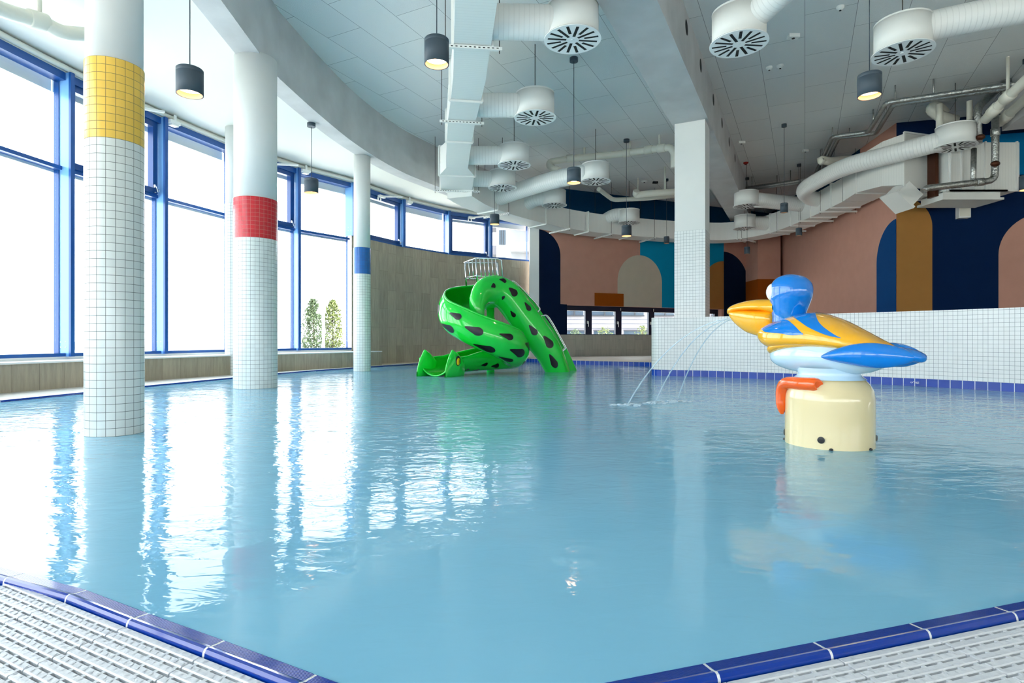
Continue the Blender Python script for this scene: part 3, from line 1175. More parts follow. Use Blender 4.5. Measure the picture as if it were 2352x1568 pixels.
mur_names = ['mural_pink', 'mural_navy', 'mural_cyan', 'mural_beige', 'mural_ochre', 'mural_orange', 'mural_teal', 'mural_blue', 'mural_upper_cyan', 'mural_navy_right', 'plaster']
PINK, NAVY, CYAN, BEIGE, OCHRE, ORANGE, TEAL, BLUE, UCY, NAVR, PLAS = range(11)
zn = back(1400, 703)[1]            # underside of the mural above the windows
zsill = 0.75
s_n0, s_n1 = back(1302), back(1657)
s_w = back(1238)
mb = MB()
R = lambda a, b, c, d: [(a, c), (b, c), (b, d), (a, d)]
wall_poly(mb, BA, BD, BN, R(s_w, BLEN, zn, 5.0), 0, PINK)
wall_poly(mb, BA, BD, BN, R(s_w, s_n0, 0, zn), 0, NAVY)
wall_poly(mb, BA, BD, BN, R(s_n1, BLEN, 0, zn), 0, PINK)
wall_poly(mb, BA, BD, BN, R(s_n0, s_n1, 0, zsill), 0, PLAS)
# window niche: soffit, cheeks
nd = -0.28
wall_pts = lambda s_, o, z: BA + BD * s_ + BN * o + Vector((0, 0, z))
mb.quad([wall_pts(s_n0, 0, zn), wall_pts(s_n1, 0, zn), wall_pts(s_n1, nd, zn), wall_pts(s_n0, nd, zn)], PINK)
mb.quad([wall_pts(s_n0, 0, zn), wall_pts(s_n0, nd, zn), wall_pts(s_n0, nd, zsill), wall_pts(s_n0, 0, zsill)], NAVY)
mb.quad([wall_pts(s_n1, 0, zn), wall_pts(s_n1, nd, zn), wall_pts(s_n1, nd, zsill), wall_pts(s_n1, 0, zsill)], PINK)
mb.quad([wall_pts(s_n0, 0, zsill), wall_pts(s_n1, 0, zsill), wall_pts(s_n1, nd, zsill), wall_pts(s_n0, nd, zsill)], PLAS)
# painted shapes
ztop_v = 4.05
wall_poly(mb, BA, BD, BN, R(s_w, BLEN, ztop_v - 0.1, 5.0), 0.004, TEAL)
s1 = back(1287); z1 = back(1287, 600)[1]
r1 = s1 - back(1236)
zt1 = back(1240, 527)[1]
wall_poly(mb, BA, BD, BN, [(s_w, zt1), (s1 - r1, zt1)] + arc_pts(s1 - r1, zt1 - r1, r1, 90, 0) + [(s1, back(1287, 698)[1]), (s_n0, back(1302, 699)[1]), (s_n0, zn), (s_n0, 0), (s_w, 0)], 0.006, NAVY)
sc = back(1470)
wall_poly(mb, BA, BD, BN, R(sc, back(1662), zn, ztop_v - 0.1), 0.004, CYAN)
rb = (back(1520) - back(1418)) / 2; cb_ = (back(1520) + back(1418)) / 2
zb1 = back(1470, 583)[1]
wall_poly(mb, BA, BD, BN, [(cb_ - rb, zn)] + arc_pts(cb_, zb1 - rb * 1.05, rb, 180, 0, 32) + [(cb_ + rb, zn)], 0.008, BEIGE)
so = back(1662); zo = back(1662, 600)[1]
wall_poly(mb, BA, BD, BN, [(so, zn)] + [(so, zo)] + arc_pts(so, zo - 0.95, 0.95, 90, 180, 20) + [(so - 0.95, zn)], 0.008, OCHRE)
sr = back(1718); zr = back(1662, 574)[1]
wall_poly(mb, BA, BD, BN, [(so, 0.4), (so, zr)] + arc_pts(so, zr - (sr - so) * 1.05, sr - so, 90, 0, 24) + [(sr, 0.4)], 0.010, NAVY)
wall_poly(mb, BA, BD, BN, R(back(1365), back(1432), zn, back(1400, 673.5)[1]), 0.012, ORANGE)
wall_poly(mb, BA, BD, BN, R(back(1732), BLEN, 0.4, back(1732, 646)[1]), 0.012, ORANGE)
struct(mb.build('wall_back', mur_names))

# windows in the niche
wpx = [1302, 1361, 1430, 1506, 1580, 1657]
for i in range(5):
    s0, s1_ = back(wpx[i]), back(wpx[i + 1])
    c_ = BA + BD * s0 + BN * -0.2
    root = empty('window_%d' % (17 + i), (c_.x, c_.y, zsill), math.atan2(BD.y, BD.x))
    struct(root)
    w_, h_ = s1_ - s0, zn - zsill
    fr = 0.07
    mb = MB()
    mb.box((0, -0.04, 0), (w_, 0.06, 0.02)); mb.box((0, -0.04, h_ - 0.15), (w_, 0.06, h_))
    mb.box((0, -0.04, 0), (0.07 if i else 0.0, 0.06, h_)); mb.box((w_ - 0.12, -0.04, 0), (w_, 0.06, h_))
    mb.box((w_ - 0.16, -0.06, 0), (w_ - 0.13, 0.02, h_ - 0.15))
    mb.build('window_frame', 'navy_frame', root)
    mb = MB(); mb.box((0.0, 0.0, 0.02), (w_, 0.006, h_ - 0.15)); mb.build('glass_pane', 'glass', root)
    mb = MB()
    mb.box((w_ - 0.10, -0.07, h_ * 0.38), (w_ - 0.06, -0.04, h_ * 0.48))
    mb.tube([(w_ - 0.08, -0.07, h_ * 0.46), (w_ - 0.08, -0.10, h_ * 0.46), (w_ - 0.08, -0.10, h_ * 0.28)], 0.010, 8)
    if 1 < i:
        mb.box((0.03, -0.05, h_ - 0.12), (0.045, -0.04, h_ - 0.04))
    mb.build('handle', 'white_metal', root)

# grey stone dado in front of the back wall
mb = MB()
dado = [(0.80, 16.98), (1.3, 16.55)]
dd = [gz(1240, 818, 0.10), gz(1308, 819.5, 0.10), gz(1400, 822.0, 0.08), gz(1508, 825, 0.06), gz(1640, 829, 0.04)]
dd = [(BA + BD * back(1236) + BN * 0.02)[:2], (BA + BD * back(1640) + BN * 0.02)[:2], (BA + BD * BLEN + BN * 0.02)[:2]]
mb.strip(dd, 0.0, zsill, 0)
mb.quad([(dd[0][0], dd[0][1], zsill), (dd[2][0], dd[2][1], zsill), (dd[2][0] - 0.01, dd[2][1] + 0.03, zsill), (dd[0][0] - 0.01, dd[0][1] + 0.03, zsill)], 0)
struct(mb.build('wall_dado', 'stone_grey'))

# ================================================================== RIGHT WALL WITH MURAL
RA = Vector((7.80, 11.66, 0)); RC = BB
AD = (RC - RA).normalized(); ALEN = (RC - RA).length
AN = Vector((-AD.y, AD.x, 0))      # towards the room
zlow = 0.2
mb = MB()
wall_poly(mb, RA, AD, AN, R(0, ALEN, 0, 5.0), 0, PINK)
ra = 0.82
zA = EYE + (CY - 502) / F_PX * 11.66
wall_poly(mb, RA, AD, AN, [(0, 0.2), (ra, 0.2)] + arc_pts(0, zA - ra, ra, 0, 90, 20), 0.006, BLUE)
wall_poly(mb, RA, AD, AN, R(ALEN - 1.2, ALEN, 0.3, back(1770, 643)[1]), 0.006, ORANGE)
wall_poly(mb, RA, AD, AN, R(1.6, ALEN, 4.0, 5.0), 0.006, TEAL)
struct(mb.build('wall_right_far', mur_names))
mb = MB()
BD2 = Vector((1, -0.27, 0)).normalized(); BN2 = Vector((BD2.y, -BD2.x, 0)).normalized()
BLEN2 = 6.9


def rightw(px, py=None):
    k = (px - CX) / F_PX
    # X = RA.x + t*BD2.x ; Y = RA.y + t*BD2.y ; X = kY
    t = (k * RA.y - RA.x) / (BD2.x - k * BD2.y)
    Y = RA.y + t * BD2.y
    return t if py is None else (t, EYE + (CY - py) / F_PX * Y)


wall_poly(mb, RA, BD2, BN2, R(0, BLEN2, 0, 5.0), 0, NAVR)
ro = rightw(2141)
zo2 = rightw(2050, 452)[1]
wall_poly(mb, RA, BD2, BN2, [(0, 0.2), (ro, 0.2)] + arc_pts(0, zo2 - ro, ro, 0, 90, 20), 0.006, OCHRE)
rp0, zp0 = rightw(2293), rightw(2352, 499)[1]
rr = 0.80
wall_poly(mb, RA, BD2, BN2, [(rp0, 0.2)] + arc_pts(rp0 + rr, rightw(2300, 585)[1], rr, 180, 0, 28) + [(rp0 + 2 * rr, 0.2)], 0.006, PINK)
zc_ = rightw(2330, 402)[1]
wall_poly(mb, RA, BD2, BN2, R(ro + 0.3, BLEN2, zc_, 4.6), 0.006, UCY)
struct(mb.build('wall_right', mur_names))
# corner pier, pink above orange
k1733, k1770 = (1733 - CX) / F_PX, (1768 - CX) / F_PX
Yp = 18.6
mb = MB()
for (z0, z1, mi) in ((0, back(1750, 643)[1] - 0.1, 1), (back(1750, 643)[1] - 0.1, 4.6, 0)):
    mb.box((k1733 * Yp + 0.1, Yp, z0), (k1770 * Yp + 0.35, Yp + 1.2, z1), mi)
struct(mb.build('wall_corner_pier', ['mural_pink', 'mural_orange']))

# side of the hall behind the viewer, with a broad glazed opening
mb = MB()
mb.box((14.2, -6.2, 0), (14.4, 10.2, 5.0))
mb.box((-6.5, -6.3, 0), (14.4, -6.1, 0.5)); mb.box((-6.5, -6.3, 1.75), (14.4, -6.1, 5.0))
for x in (-6.4, -2.5, 1.5, 5.5, 9.5, 13.9):
    mb.box((x, -6.3, 0.5), (x + 0.4, -6.1, 4.4))
struct(mb.build('wall_rear', 'plaster'))

# ================================================================== CEILINGS AND BEAMS
inner = [(-2.1, -6.0), (-2.55, 0.0), (-3.0, 5.92), (-3.09, 7.09), (-3.12, 7.7), (-2.99, 9.0), (-2.77, 10.4), (-2.33, 11.9), (-1.72, 13.1), (-0.85, 14.6), (0.1, 15.9), (0.6, 16.9)]
inner = [tuple(p[:2]) for p in v2(inner[:4])] + [tuple(p[:2]) for p in catmull(v2(inner[4:]), 6)]
outer_b = [tuple(p[:2]) for p in offset_path(inner, 0.30)]
mb = MB()
mb.strip(inner, ZB, ZC, 0, 1.0, smooth=False)
mb.strip(outer_b, ZB, ZC, 0)
for i in range(len(inner) - 1):
    mb.quad([(inner[i][0], inner[i][1], ZB), (inner[i + 1][0], inner[i + 1][1], ZB), (outer_b[i + 1][0], outer_b[i + 1][1], ZB), (outer_b[i][0], outer_b[i][1], ZB)], 0)
cb = mb.build('ceiling_beam', 'concrete')
tag(cb, 'long curved grey concrete beam following the window front', 'beam')

sp = [tuple(p[:2]) for p in offset_path(inner, 0.15)] + [tuple(p[:2]) for p in reversed(offset_path(FN, 0.4))]
mb = MB()
for t in tessellate_polygon([[Vector((p[0], p[1], 0)) for p in sp]]):
    mb.quad([(sp[i][0], sp[i][1], ZS) for i in t], 0)
mb.strip(offset_path(FN, 0.17), ZF1, ZC, 0)
mb.strip(FN, ZF1, ZS, 0)
struct(mb.build('ceiling_low', 'soffit_white'))

mb = MB()
cp_ = [tuple(p[:2]) for p in offset_path(FN, 0.35)] + [(0.9, 17.3), (9.4, 21.2), (15, 21.2), (15, -6.4), (-4.9, -6.4)]
for t in tessellate_polygon([[Vector((p[0], p[1], 0)) for p in cp_]]):
    mb.quad([(cp_[i][0], cp_[i][1], ZC) for i in t], 0)
struct(mb.build('ceiling', 'ceiling_panel'))

# straight beam over the square pillar
o_ = pc.copy()
a_ = o_ - PV * 17; b_ = o_ + PV * 8.6
mb = MB()
mb.bar((a_.x, a_.y, (4.23 + ZC) / 2), (b_.x, b_.y, (4.23 + ZC) / 2), 0.58, ZC - 4.23)
sb = mb.build('ceiling_beam', 'concrete')
tag(sb, 'straight grey concrete beam resting on the square pillar', 'beam')
# dark service openings on its right flank
mb = MB()
for t in (-3.4, -2.2, -1.0, 0.4, 1.6, 2.8, 4.0):
    c_ = o_ + PV * t + PU * 0.291
    mb.grid(lambda u, v: c_ + PV * (0.10 * v * math.cos(2 * math.pi * u)) + Vector((0, 0, 4.78 + 0.10 * v * math.sin(2 * math.pi * u))), 20, 1, 0, cu=True)
mb.build('opening', 'slot_black', sb)
# far right bulkhead
mb = MB()
mb.bar((8.4, 9.6, 4.62), (12.6, 8.2, 4.62), 0.9, 0.76)
rb_ = mb.build('ceiling_beam', 'concrete')
tag(rb_, 'dark grey concrete beam at the upper right above the blue wall band', 'beam')


# ================================================================== AIR DUCTS
def duct(path, w, h, name, mats, parent=None, flange=None):
    """Rectangular duct along a path; w and h may be lists. Returns mesh object."""
    P = [Vector(p) for p in path]
    n = len(P)
    Wd = w if isinstance(w, (list, tuple)) else [w] * n
    H = h if isinstance(h, (list, tuple)) else [h] * n
    rings, d = [], [0]
    for i in range(n):
        a = P[max(0, i - 1)]; b = P[min(n - 1, i + 1)]
        t = (b - a); t.z = 0; t.normalize()
        x = Vector((t.y, -t.x, 0))
        rings.append([P[i] - x * Wd[i] / 2, P[i] + x * Wd[i] / 2, P[i] + x * Wd[i] / 2 + Vector((0, 0, H[i])), P[i] - x * Wd[i] / 2 + Vector((0, 0, H[i]))])
        if i:
            d.append(d[-1] + (P[i] - P[i - 1]).length)
    mb = MB()
    for i in range(n - 1):
        for k in range(4):
            k2 = (k + 1) % 4
            mb.quad([rings[i][k], rings[i][k2], rings[i + 1][k2], rings[i + 1][k]], 0, [(d[i], 0), (d[i], 1), (d[i + 1], 1), (d[i + 1], 0)])
    mb.quad(rings[0]); mb.quad(rings[-1])
    o = mb.build(name, mats, parent)
    return o, P, rings, d


def flanges(P, rings, idxs, parent, name='flange', out=0.02, th=0.03):
    for i in idxs:
        mb = MB()
        q = rings[i]; c = sum(q, Vector()) / 4
        t = (P[min(i + 1, len(P) - 1)] - P[max(i - 1, 0)]); t.z = 0; t.normalize()
        qq = [p + (p - c).normalized() * out * 1.4 for p in q]
        for k in range(4):
            mb.bar(qq[k], qq[(k + 1) % 4], th, 0.025, 0, up=t)
        mb.build(name, 'white_metal', parent)


def hanger(parent, c, t, halfw, zb_, ztop):
    """Perforated channel under a duct on two threaded rods: c centre under the duct, t run direction."""
    t = Vector(t); t.z = 0; t.normalize()
    x = Vector((t.y, -t.x, 0))
    a = Vector((c[0], c[1], zb_)) - x * halfw; b = Vector((c[0], c[1], zb_)) + x * halfw
    mb = MB()
    mb.bar(a, b, 0.04, 0.035)
    k = int((b - a).length / 0.05)
    for i in range(1, k):
        p = a.lerp(b, i / k) - t * 0.0205
        mb.bar(p - x * 0.012, p + x * 0.012, 0.002, 0.01, 1)
    o = mb.build('hanger_channel', ['white_metal', 'slot_black'], parent)
    for e in (a + x * 0.03, b - x * 0.03):
        mb = MB(); mb.tube([e - Vector((0, 0, 0.05)), Vector((e.x, e.y, ztop))], 0.005, 6)
        mb.build('threaded_rod', 'steel_rod', o)


ZD = 3.88
main = [(-0.10, 2.6), (-0.345, 5.55), (-0.44, 6.4), (-0.53, 7.2), (-0.63, 7.86), (-0.75, 8.6), (-0.87, 9.5), (-0.97, 10.3), (-1.05, 11.0)]
ductroot = empty('air_duct', (-0.6, 8, ZD))
tag(ductroot, 'white rectangular air duct running in from the top and curving along the back wall', 'duct')


def rel(o):
    """Keep children in world coordinates under a shifted empty."""
    return Vector(o.location)


def shift(path, o):
    return [Vector(p) - Vector(o.location) for p in path]


mp_ = [(p[0], p[1], ZD) for p in main]
o1, P1, R1, d1 = duct(shift(mp_, ductroot), [0.41] * 9, [0.50] * 9, 'duct_section', 'duct_white', ductroot)
flanges(P1, R1, (2, 4, 6), ductroot)
mp2 = [(-1.05, 11.0, ZD), (-1.09, 11.4, ZD - 0.02)]
o2, P2, R2, d2 = duct(shift(mp2, ductroot), [0.42, 0.68], [0.50, 0.55], 'reducer', 'duct_white', ductroot)
mp3 = [(-1.09, 11.4, ZD - 0.02), (-1.2, 12.5, ZD - 0.02), (-1.05, 12.95, ZD - 0.03)]
o3, P3, R3, d3 = duct(shift(mp3, ductroot), [0.68, 0.68, 0.6], [0.55, 0.55, 0.55], 'duct_section', 'duct_white', ductroot)
flanges(P3, R3, (0, 1), ductroot)
for i, hw_ in ((2, 0.33), (5, 0.33)):
    hanger(ductroot, P1[i] , P1[i + 1] - P1[i - 1], hw_, P1[i].z - 0.03, ZC - ZD)
hanger(ductroot, P3[1], P3[1] - P3[0], 0.5, P3[1].z - 0.03, ZC - ZD)

# long curved run along the back wall
zq = 3.58
run = [(-1.15, 12.6, 3.72), (-0.75, 13.5, 3.68), (0.1, 14.5, 3.62), (1.3, 15.6, zq), (2.6, 16.42, zq), (4.0, 17.0, zq), (5.4, 17.4, zq), (6.5, 17.45, zq), (7.15, 16.9, zq), (7.50, 16.1, zq), (7.58, 15.0, zq), (7.54, 13.6, zq), (7.44, 12.4, zq)]
rs = catmull([Vector(p) for p in run], 4)
dr = ductroot
o4, P4, R4, d4 = duct(shift(rs, dr), 0.60, 0.52, 'duct_section', 'duct_white', dr)
flanges(P4, R4, (5, 10, 14, 18, 23, 30, 36, 40, 43, 46), dr, out=0.015)
for i in (6, 12, 16, 20, 31, 38, 42, 45):
    hanger(dr, P4[i], P4[i + 1] - P4[i - 1], 0.42, P4[i].z - 0.03, ZC - ZD)

# tall plenum boxes at the right end
pb = empty('air_plenum', (7.4, 11.6, 3.3))
tag(pb, 'tall white duct plenum with boxed outlets below the silver pipes', 'duct')
o5, P5, R5, d5 = duct(shift([(7.44, 12.37, 3.58), (7.42, 11.8, 3.62), (7.5, 11.1, 3.55), (7.62, 10.7, 3.45)], pb), [0.62, 0.7, 0.8, 0.8], [0.55, 0.72, 0.85, 0.95], 'duct_section', 'duct_white', pb)
flanges(P5, R5, (1, 3), pb)
mb = MB()
x7 = Matrix.Rotation(math.radians(-20), 4, 'Z')
def wb(lo, hi, m_=0):
    mb.box([lo[i] - pb.location[i] for i in range(3)], [hi[i] - pb.location[i] for i in range(3)], m_)
wb((7.78, 10.25, 3.26), (9.05, 10.95, 4.12))
mb.build('outlet_box', 'duct_white', pb)
mb = MB()
wb((7.72, 10.3, 3.12), (8.75, 10.85, 3.26)); wb((7.68, 10.25, 3.10), (8.78, 10.9, 3.14)); wb((7.72, 10.22, 3.24), (8.82, 10.95, 3.27))
mb.build('outlet_collar', 'white_metal', pb)
mb = MB()
for x in (7.80, 8.0, 8.42, 8.98):
    wb((x, 10.22, 3.25), (x + 0.025, 10.26, 4.13))
wb((7.78, 10.22, 3.24), (9.06, 10.25, 3.27))
mb.build('flange', 'white_metal', pb)
mb = MB()
wb((7.66, 10.4, 3.2), (7.72, 10.6, 4.2))
mb.build('service_slot', 'copper', pb)
mb = MB()
# slanted damper box hanging down
q = [Vector((7.25, 10.9, 3.6)), Vector((7.62, 10.7, 3.36))]
mb.bar(at(2085, 438, 10.8) - Vector(pb.location), at(2062, 462, 10.8) - Vector(pb.location), 0.45, 0.36, 0, up=(0.6, 0, 0.8))
mb.bar(at(2062, 462, 10.8) - Vector(pb.location), at(2058, 466, 10.8) - Vector(pb.location), 0.5, 0.44, 0, up=(0.6, 0, 0.8))
mb.build('damper_box', 'white_metal', pb)

# ------------------------------------------------------------------ swirl diffusers
ZF = 3.90
DR = 0.3125


def drum_mb():
    mb = MB()
    mb.cyl((0, 0), 0.285, 0.008, 0.36, 56, 0, caps=True)
    mb.cyl((0, 0), 0.288, 0.34, 0.36, 56, 0, caps=False)
    return mb


def plate_mb():
    mb = MB()
    mb.cyl((0, 0), DR, 0.0, 0.012, 56, 0)
    for k in range(16):
        a = 2 * math.pi * k / 16 + 0.1
        r0, r1 = (0.07, 0.275) if k % 2 == 0 else (0.13, 0.285)
        u = Vector((math.cos(a), math.sin(a), 0)); w = Vector((-u.y, u.x, 0)) * 0.016
        mb.quad([u * r0 - w + Vector((0, 0, -0.001)), u * r1 - w + Vector((0, 0, -0.001)), u * r1 + w + Vector((0, 0, -0.001)), u * r0 + w + Vector((0, 0, -0.001))], 1)
    mb.cyl((0, 0), 0.02, -0.004, 0, 16, 0)
    return mb


p_drum = p_plate = None


def diffuser(px, py, label, z=ZF, branch=None, br=0.165, rod=True, bmat='spiral_white'):
    global p_drum, p_plate
    Y = (z - EYE) * F_PX / (CY - py)
    X = (px - CX) / F_PX * Y
    root = empty('ceiling_diffuser', (X, Y, z))
    tag(root, label, 'air diffuser', 'round swirl air diffusers')
    if p_drum is None:
        p_drum = drum_mb().build('drum', 'white_metal', root)
        p_plate = plate_mb().build('face_plate', ['diffuser_white', 'slot_black'], root)
    else:
        reuse('drum', p_drum, root)
        reuse('face_plate', p_plate, root)
    if rod:
        mb = MB(); mb.tube([(0, 0, 0.35), (0, 0, ZC - z)], 0.006, 6)
        mb.build('hanger_rod', 'steel_rod', root)
    if branch:
        mb = MB()
        pts = [Vector(p) - Vector((X, Y, z)) for p in branch(X, Y)]
        pp = catmull(pts, 6) if len(pts) > 2 else [pts[0].lerp(pts[1], i / 6) for i in range(7)]
        mb.tube(pp, br, 28, 0)
        mb.build('branch_duct', bmat, root)
    return root, X, Y


zc0 = 3.90 + 0.19
diffuser(1315, 92, 'swirl diffuser nearest the top middle of the photo, with a wide duct from its left', branch=lambda X, Y: [(X - 0.15, Y, zc0), (-0.33, Y - 0.02, zc0)], br=0.18)
diffuser(1229, 271, 'swirl diffuser hanging by the white duct, second of the row counted from the front', branch=lambda X, Y: [(X - 0.15, Y, zc0), (-0.6, Y, zc0)], br=0.172)
diffuser(1181, 380, 'swirl diffuser beside the duct, third of the row counted from the front', branch=lambda X, Y: [(X - 0.15, Y, zc0), (-0.88, Y, zc0)], br=0.172)
diffuser(1154, 432, 'swirl diffuser at the end of the duct row above the hanging grey lamp', branch=lambda X, Y: [(X - 0.15, Y, zc0), (-0.95, Y - 0.1, zc0)], br=0.172)
diffuser(1273, 472, 'swirl diffuser in front of the dark teal wall band over the slide', branch=lambda X, Y: [(X - 0.12, Y + 0.05, zc0), (X - 0.45, Y + 0.1, zc0 - 0.01), (X - 0.75, Y + 0.42, zc0 - 0.12)], br=0.17)
diffuser(1368, 417, 'swirl diffuser fed by the long spiral duct, beside a black pendant lamp', branch=lambda X, Y: [(X - 0.15, Y, zc0), (0.9, 12.5, zc0 - 0.02), (0.2, 13.2, zc0 - 0.05), (-0.35, 13.65, zc0 - 0.13)], br=0.19)
diffuser(1445, 512, 'swirl diffuser over the cream arch of the painted wall', z=3.84, branch=lambda X, Y: [(X - 0.12, Y + 0.05, zc0), (X - 0.4, Y + 0.15, zc0 - 0.01), (X - 0.62, Y + 0.4, zc0 - 0.1)], br=0.18)
diffuser(1714, 474, 'swirl diffuser with a ribbed duct on its right, right of the square pillar', branch=lambda X, Y: [(X + 0.2, Y, zc0 - 0.02), (X + 1.65, Y + 0.25, zc0 - 0.1)], br=0.18)
diffuser(1711, 525, 'lower and farther swirl diffuser right of the square pillar, above a small black lamp', z=3.72, branch=lambda X, Y: [(X + 0.15, Y, zc0 - 0.2), (X + 0.8, Y + 0.1, zc0 - 0.22)], br=0.19)
diffuser(1697, 102, 'swirl diffuser at the top just right of the straight beam', branch=lambda X, Y: [(X + 0.12, Y - 0.15, zc0 + 0.06), (X + 0.35, Y - 0.75, zc0 + 0.16), (X + 0.8, Y - 2.2, zc0 + 0.3)], br=0.15, bmat='spiral_white', rod=False)
diffuser(2073, 122, 'swirl diffuser at the upper right, its duct rising to the right', branch=lambda X, Y: [(X + 0.15, Y - 0.05, zc0 + 0.06), (X + 0.7, Y - 0.25, zc0 + 0.1), (X + 2.4, Y - 0.8, zc0 + 0.18)], br=0.16)
diffuser(2194, 338, 'swirl diffuser in front of the big duct plenum beside the silver pipes', branch=lambda X, Y: [(X - 0.15, Y + 0.1, zc0 - 0.05), (6.9, 10.6, zc0 - 0.1), (6.6, 11.3, zc0 - 0.08), (6.55, 12.2, zc0 - 0.08), (6.62, 13.0, zc0 - 0.1), (7.0, 13.5, zc0 - 0.15), (7.3, 13.6, zc0 - 0.18)], br=0.17)

# ------------------------------------------------------------------ pendant lamps
lamp_cache = {}


def pendant(px, py, canopy, label, big=True, zcan=ZC, Y=None, color='lamp_black', glow=None):
    """px, py: middle of the lamp's lower rim in the photo; Y from the canopy height or given."""
    r, h = (0.110, 0.225) if big else (0.073, 0.19)
    if Y is None:
        Y = (zcan - EYE) * F_PX / (CY - canopy)
    X = (px - CX) / F_PX * Y
    z = EYE + (CY - py) / F_PX * Y
    root = empty('pendant_lamp', (X, Y, z))
    tag(root, label, 'pendant lamp', 'large cylinder pendant lamps' if big else 'small black cylinder pendant lamps')
    key = big
    if key not in lamp_cache:
        mb = MB()
        pr = [(0.0, h), (r - 0.006, h), (r, h - 0.006), (r, h - 0.035), (r - 0.002, h - 0.037), (r, h - 0.039), (r, 0.0), (r - 0.008, 0.0), (r - 0.008, 0.045)]
        mb.lathe((0, 0), pr, 40, 0)
        sh = mb.build('lamp_shade', 'lamp_black', root)
        mb = MB(); mb.lathe((0, 0), [(r - 0.009, 0.001), (r - 0.009, 0.05), (r - 0.022, 0.05)], 40, 0)
        rf = mb.build('reflector', 'lamp_inside', root)
        mb = MB(); mb.cyl((0, 0), r - 0.012, 0.048, 0.055, 32, 0)
        dd_ = mb.build('light_disc', 'lamp_glow' if big else 'slot_black', root)
        mb = MB(); mb.cyl((0, 0), 0.065 if big else 0.05, -0.06, 0.0, 24, 0)
        ca = mb.build('canopy', 'lamp_black', root, loc=(0, 0, zcan - z))
        lamp_cache[key] = (sh, rf, dd_, ca)
    else:
        sh, rf, dd_, ca = lamp_cache[key]
        reuse('lamp_shade', sh, root); reuse('reflector', rf, root); reuse('light_disc', dd_, root)
        reuse('canopy', ca, root, loc=(0, 0, zcan - z))
    mb = MB(); mb.tube([(0, 0, h), (0, 0, zcan - z)], 0.005, 6)
    mb.build('cable', 'lamp_black', root)
    if big:
        ld_ = bpy.data.lights.new('lamp_light', 'SPOT')
        ld_.energy = 14
        ld_.color = (1.0, 0.78, 0.55)
        ld_.spot_size = math.radians(110)
        ld_.spot_blend = 0.6
        ld_.shadow_soft_size = 0.07
        lo = bpy.data.objects.new('lamp_light', ld_)
        COL.objects.link(lo)
        lo.parent = root
        lo.location = (0, 0, 0.03)
    return root


pendant(436, 217, None, 'grey cylinder pendant lamp between the yellow and red banded columns', zcan=ZS, Y=5.1)
pendant(1003, 148, None, 'black cylinder pendant lamp at the top left of the main duct', Y=5.16)
pendant(715, 443, 283, 'small looking grey pendant lamp under the curved beam right of the red banded column', zcan=ZB)
pendant(1318, 420, 133, 'black pendant lamp on a long cable between two swirl diffusers')
pendant(1136, 515, None, 'grey pendant lamp hanging over the green slide', Y=13.3)
pendant(1439, 542, 320, 'glowing pendant lamp in front of the cream painted arch')
pendant(1997, 221, None, 'black cylinder pendant lamp at the upper right under a swirl diffuser', Y=5.9)
pendant(2361, 436, None, 'pendant lamp cut by the right edge of the photo', Y=9.0)
pendant(1531, 559, 411, 'small black pendant lamp just left of the square pillar', False)
pendant(1716, 583, None, 'small black pendant lamp right of the square pillar, before the navy arch', False, Y=15.6)
pendant(1801, 488, 285, 'small black pendant lamp in front of the ribbed duct', False)
pendant(1835, 541, 377, 'small black pendant lamp in front of the pink wall above the pelican', False)


# ------------------------------------------------------------------ pipes
def pipe(name, path, r, m_, label, cat='pipe', group=None, hang=None, sockets=None, smoothn=0, ztop=ZC):
    P = [Vector(p) for p in path]
    root = empty(name, P[0])
    tag(root, label, cat, group)
    Q = [p - P[0] for p in P]
    # rounded bends
    pts = [Q[0]]
    for i in range(1, len(Q) - 1):
        a, b, c = Q[i - 1], Q[i], Q[i + 1]
        rr_ = min(r * 2.4, (a - b).length * 0.45, (c - b).length * 0.45)
        p0 = b + (a - b).normalized() * rr_; p1 = b + (c - b).normalized() * rr_
        for k in range(5):
            t = k / 4
            pts.append(p0.lerp(b, t).lerp(b.lerp(p1, t), t))
    pts.append(Q[-1])
    mb = MB(); mb.tube(pts, r, 14)
    mb.build('pipe_run', m_, root)
    if sockets:
        for i, t in sockets:
            p = Q[i].lerp(Q[i + 1], t); dv = (Q[i + 1] - Q[i]).normalized()
            mb = MB(); mb.tube([p - dv * r * 1.2, p - dv * r * 1.1, p + dv * r * 1.1, p + dv * r * 1.2], [r * 1.02, r * 1.22, r * 1.22, r * 1.02], 16)
            mb.build('socket', m_, root)
    if hang:
        for i, t in hang:
            p = Q[i].lerp(Q[i + 1], t)
            if ztop - (p.z + P[0].z) < r * 1.05:
                continue
            mb = MB(); mb.tube([p + Vector((0, 0, r * 0.6)), Vector((p.x, p.y, ztop - P[0].z))], max(0.012, r * 0.3), 8)
            mb.build('hanger_rod', m_, root)
    return root


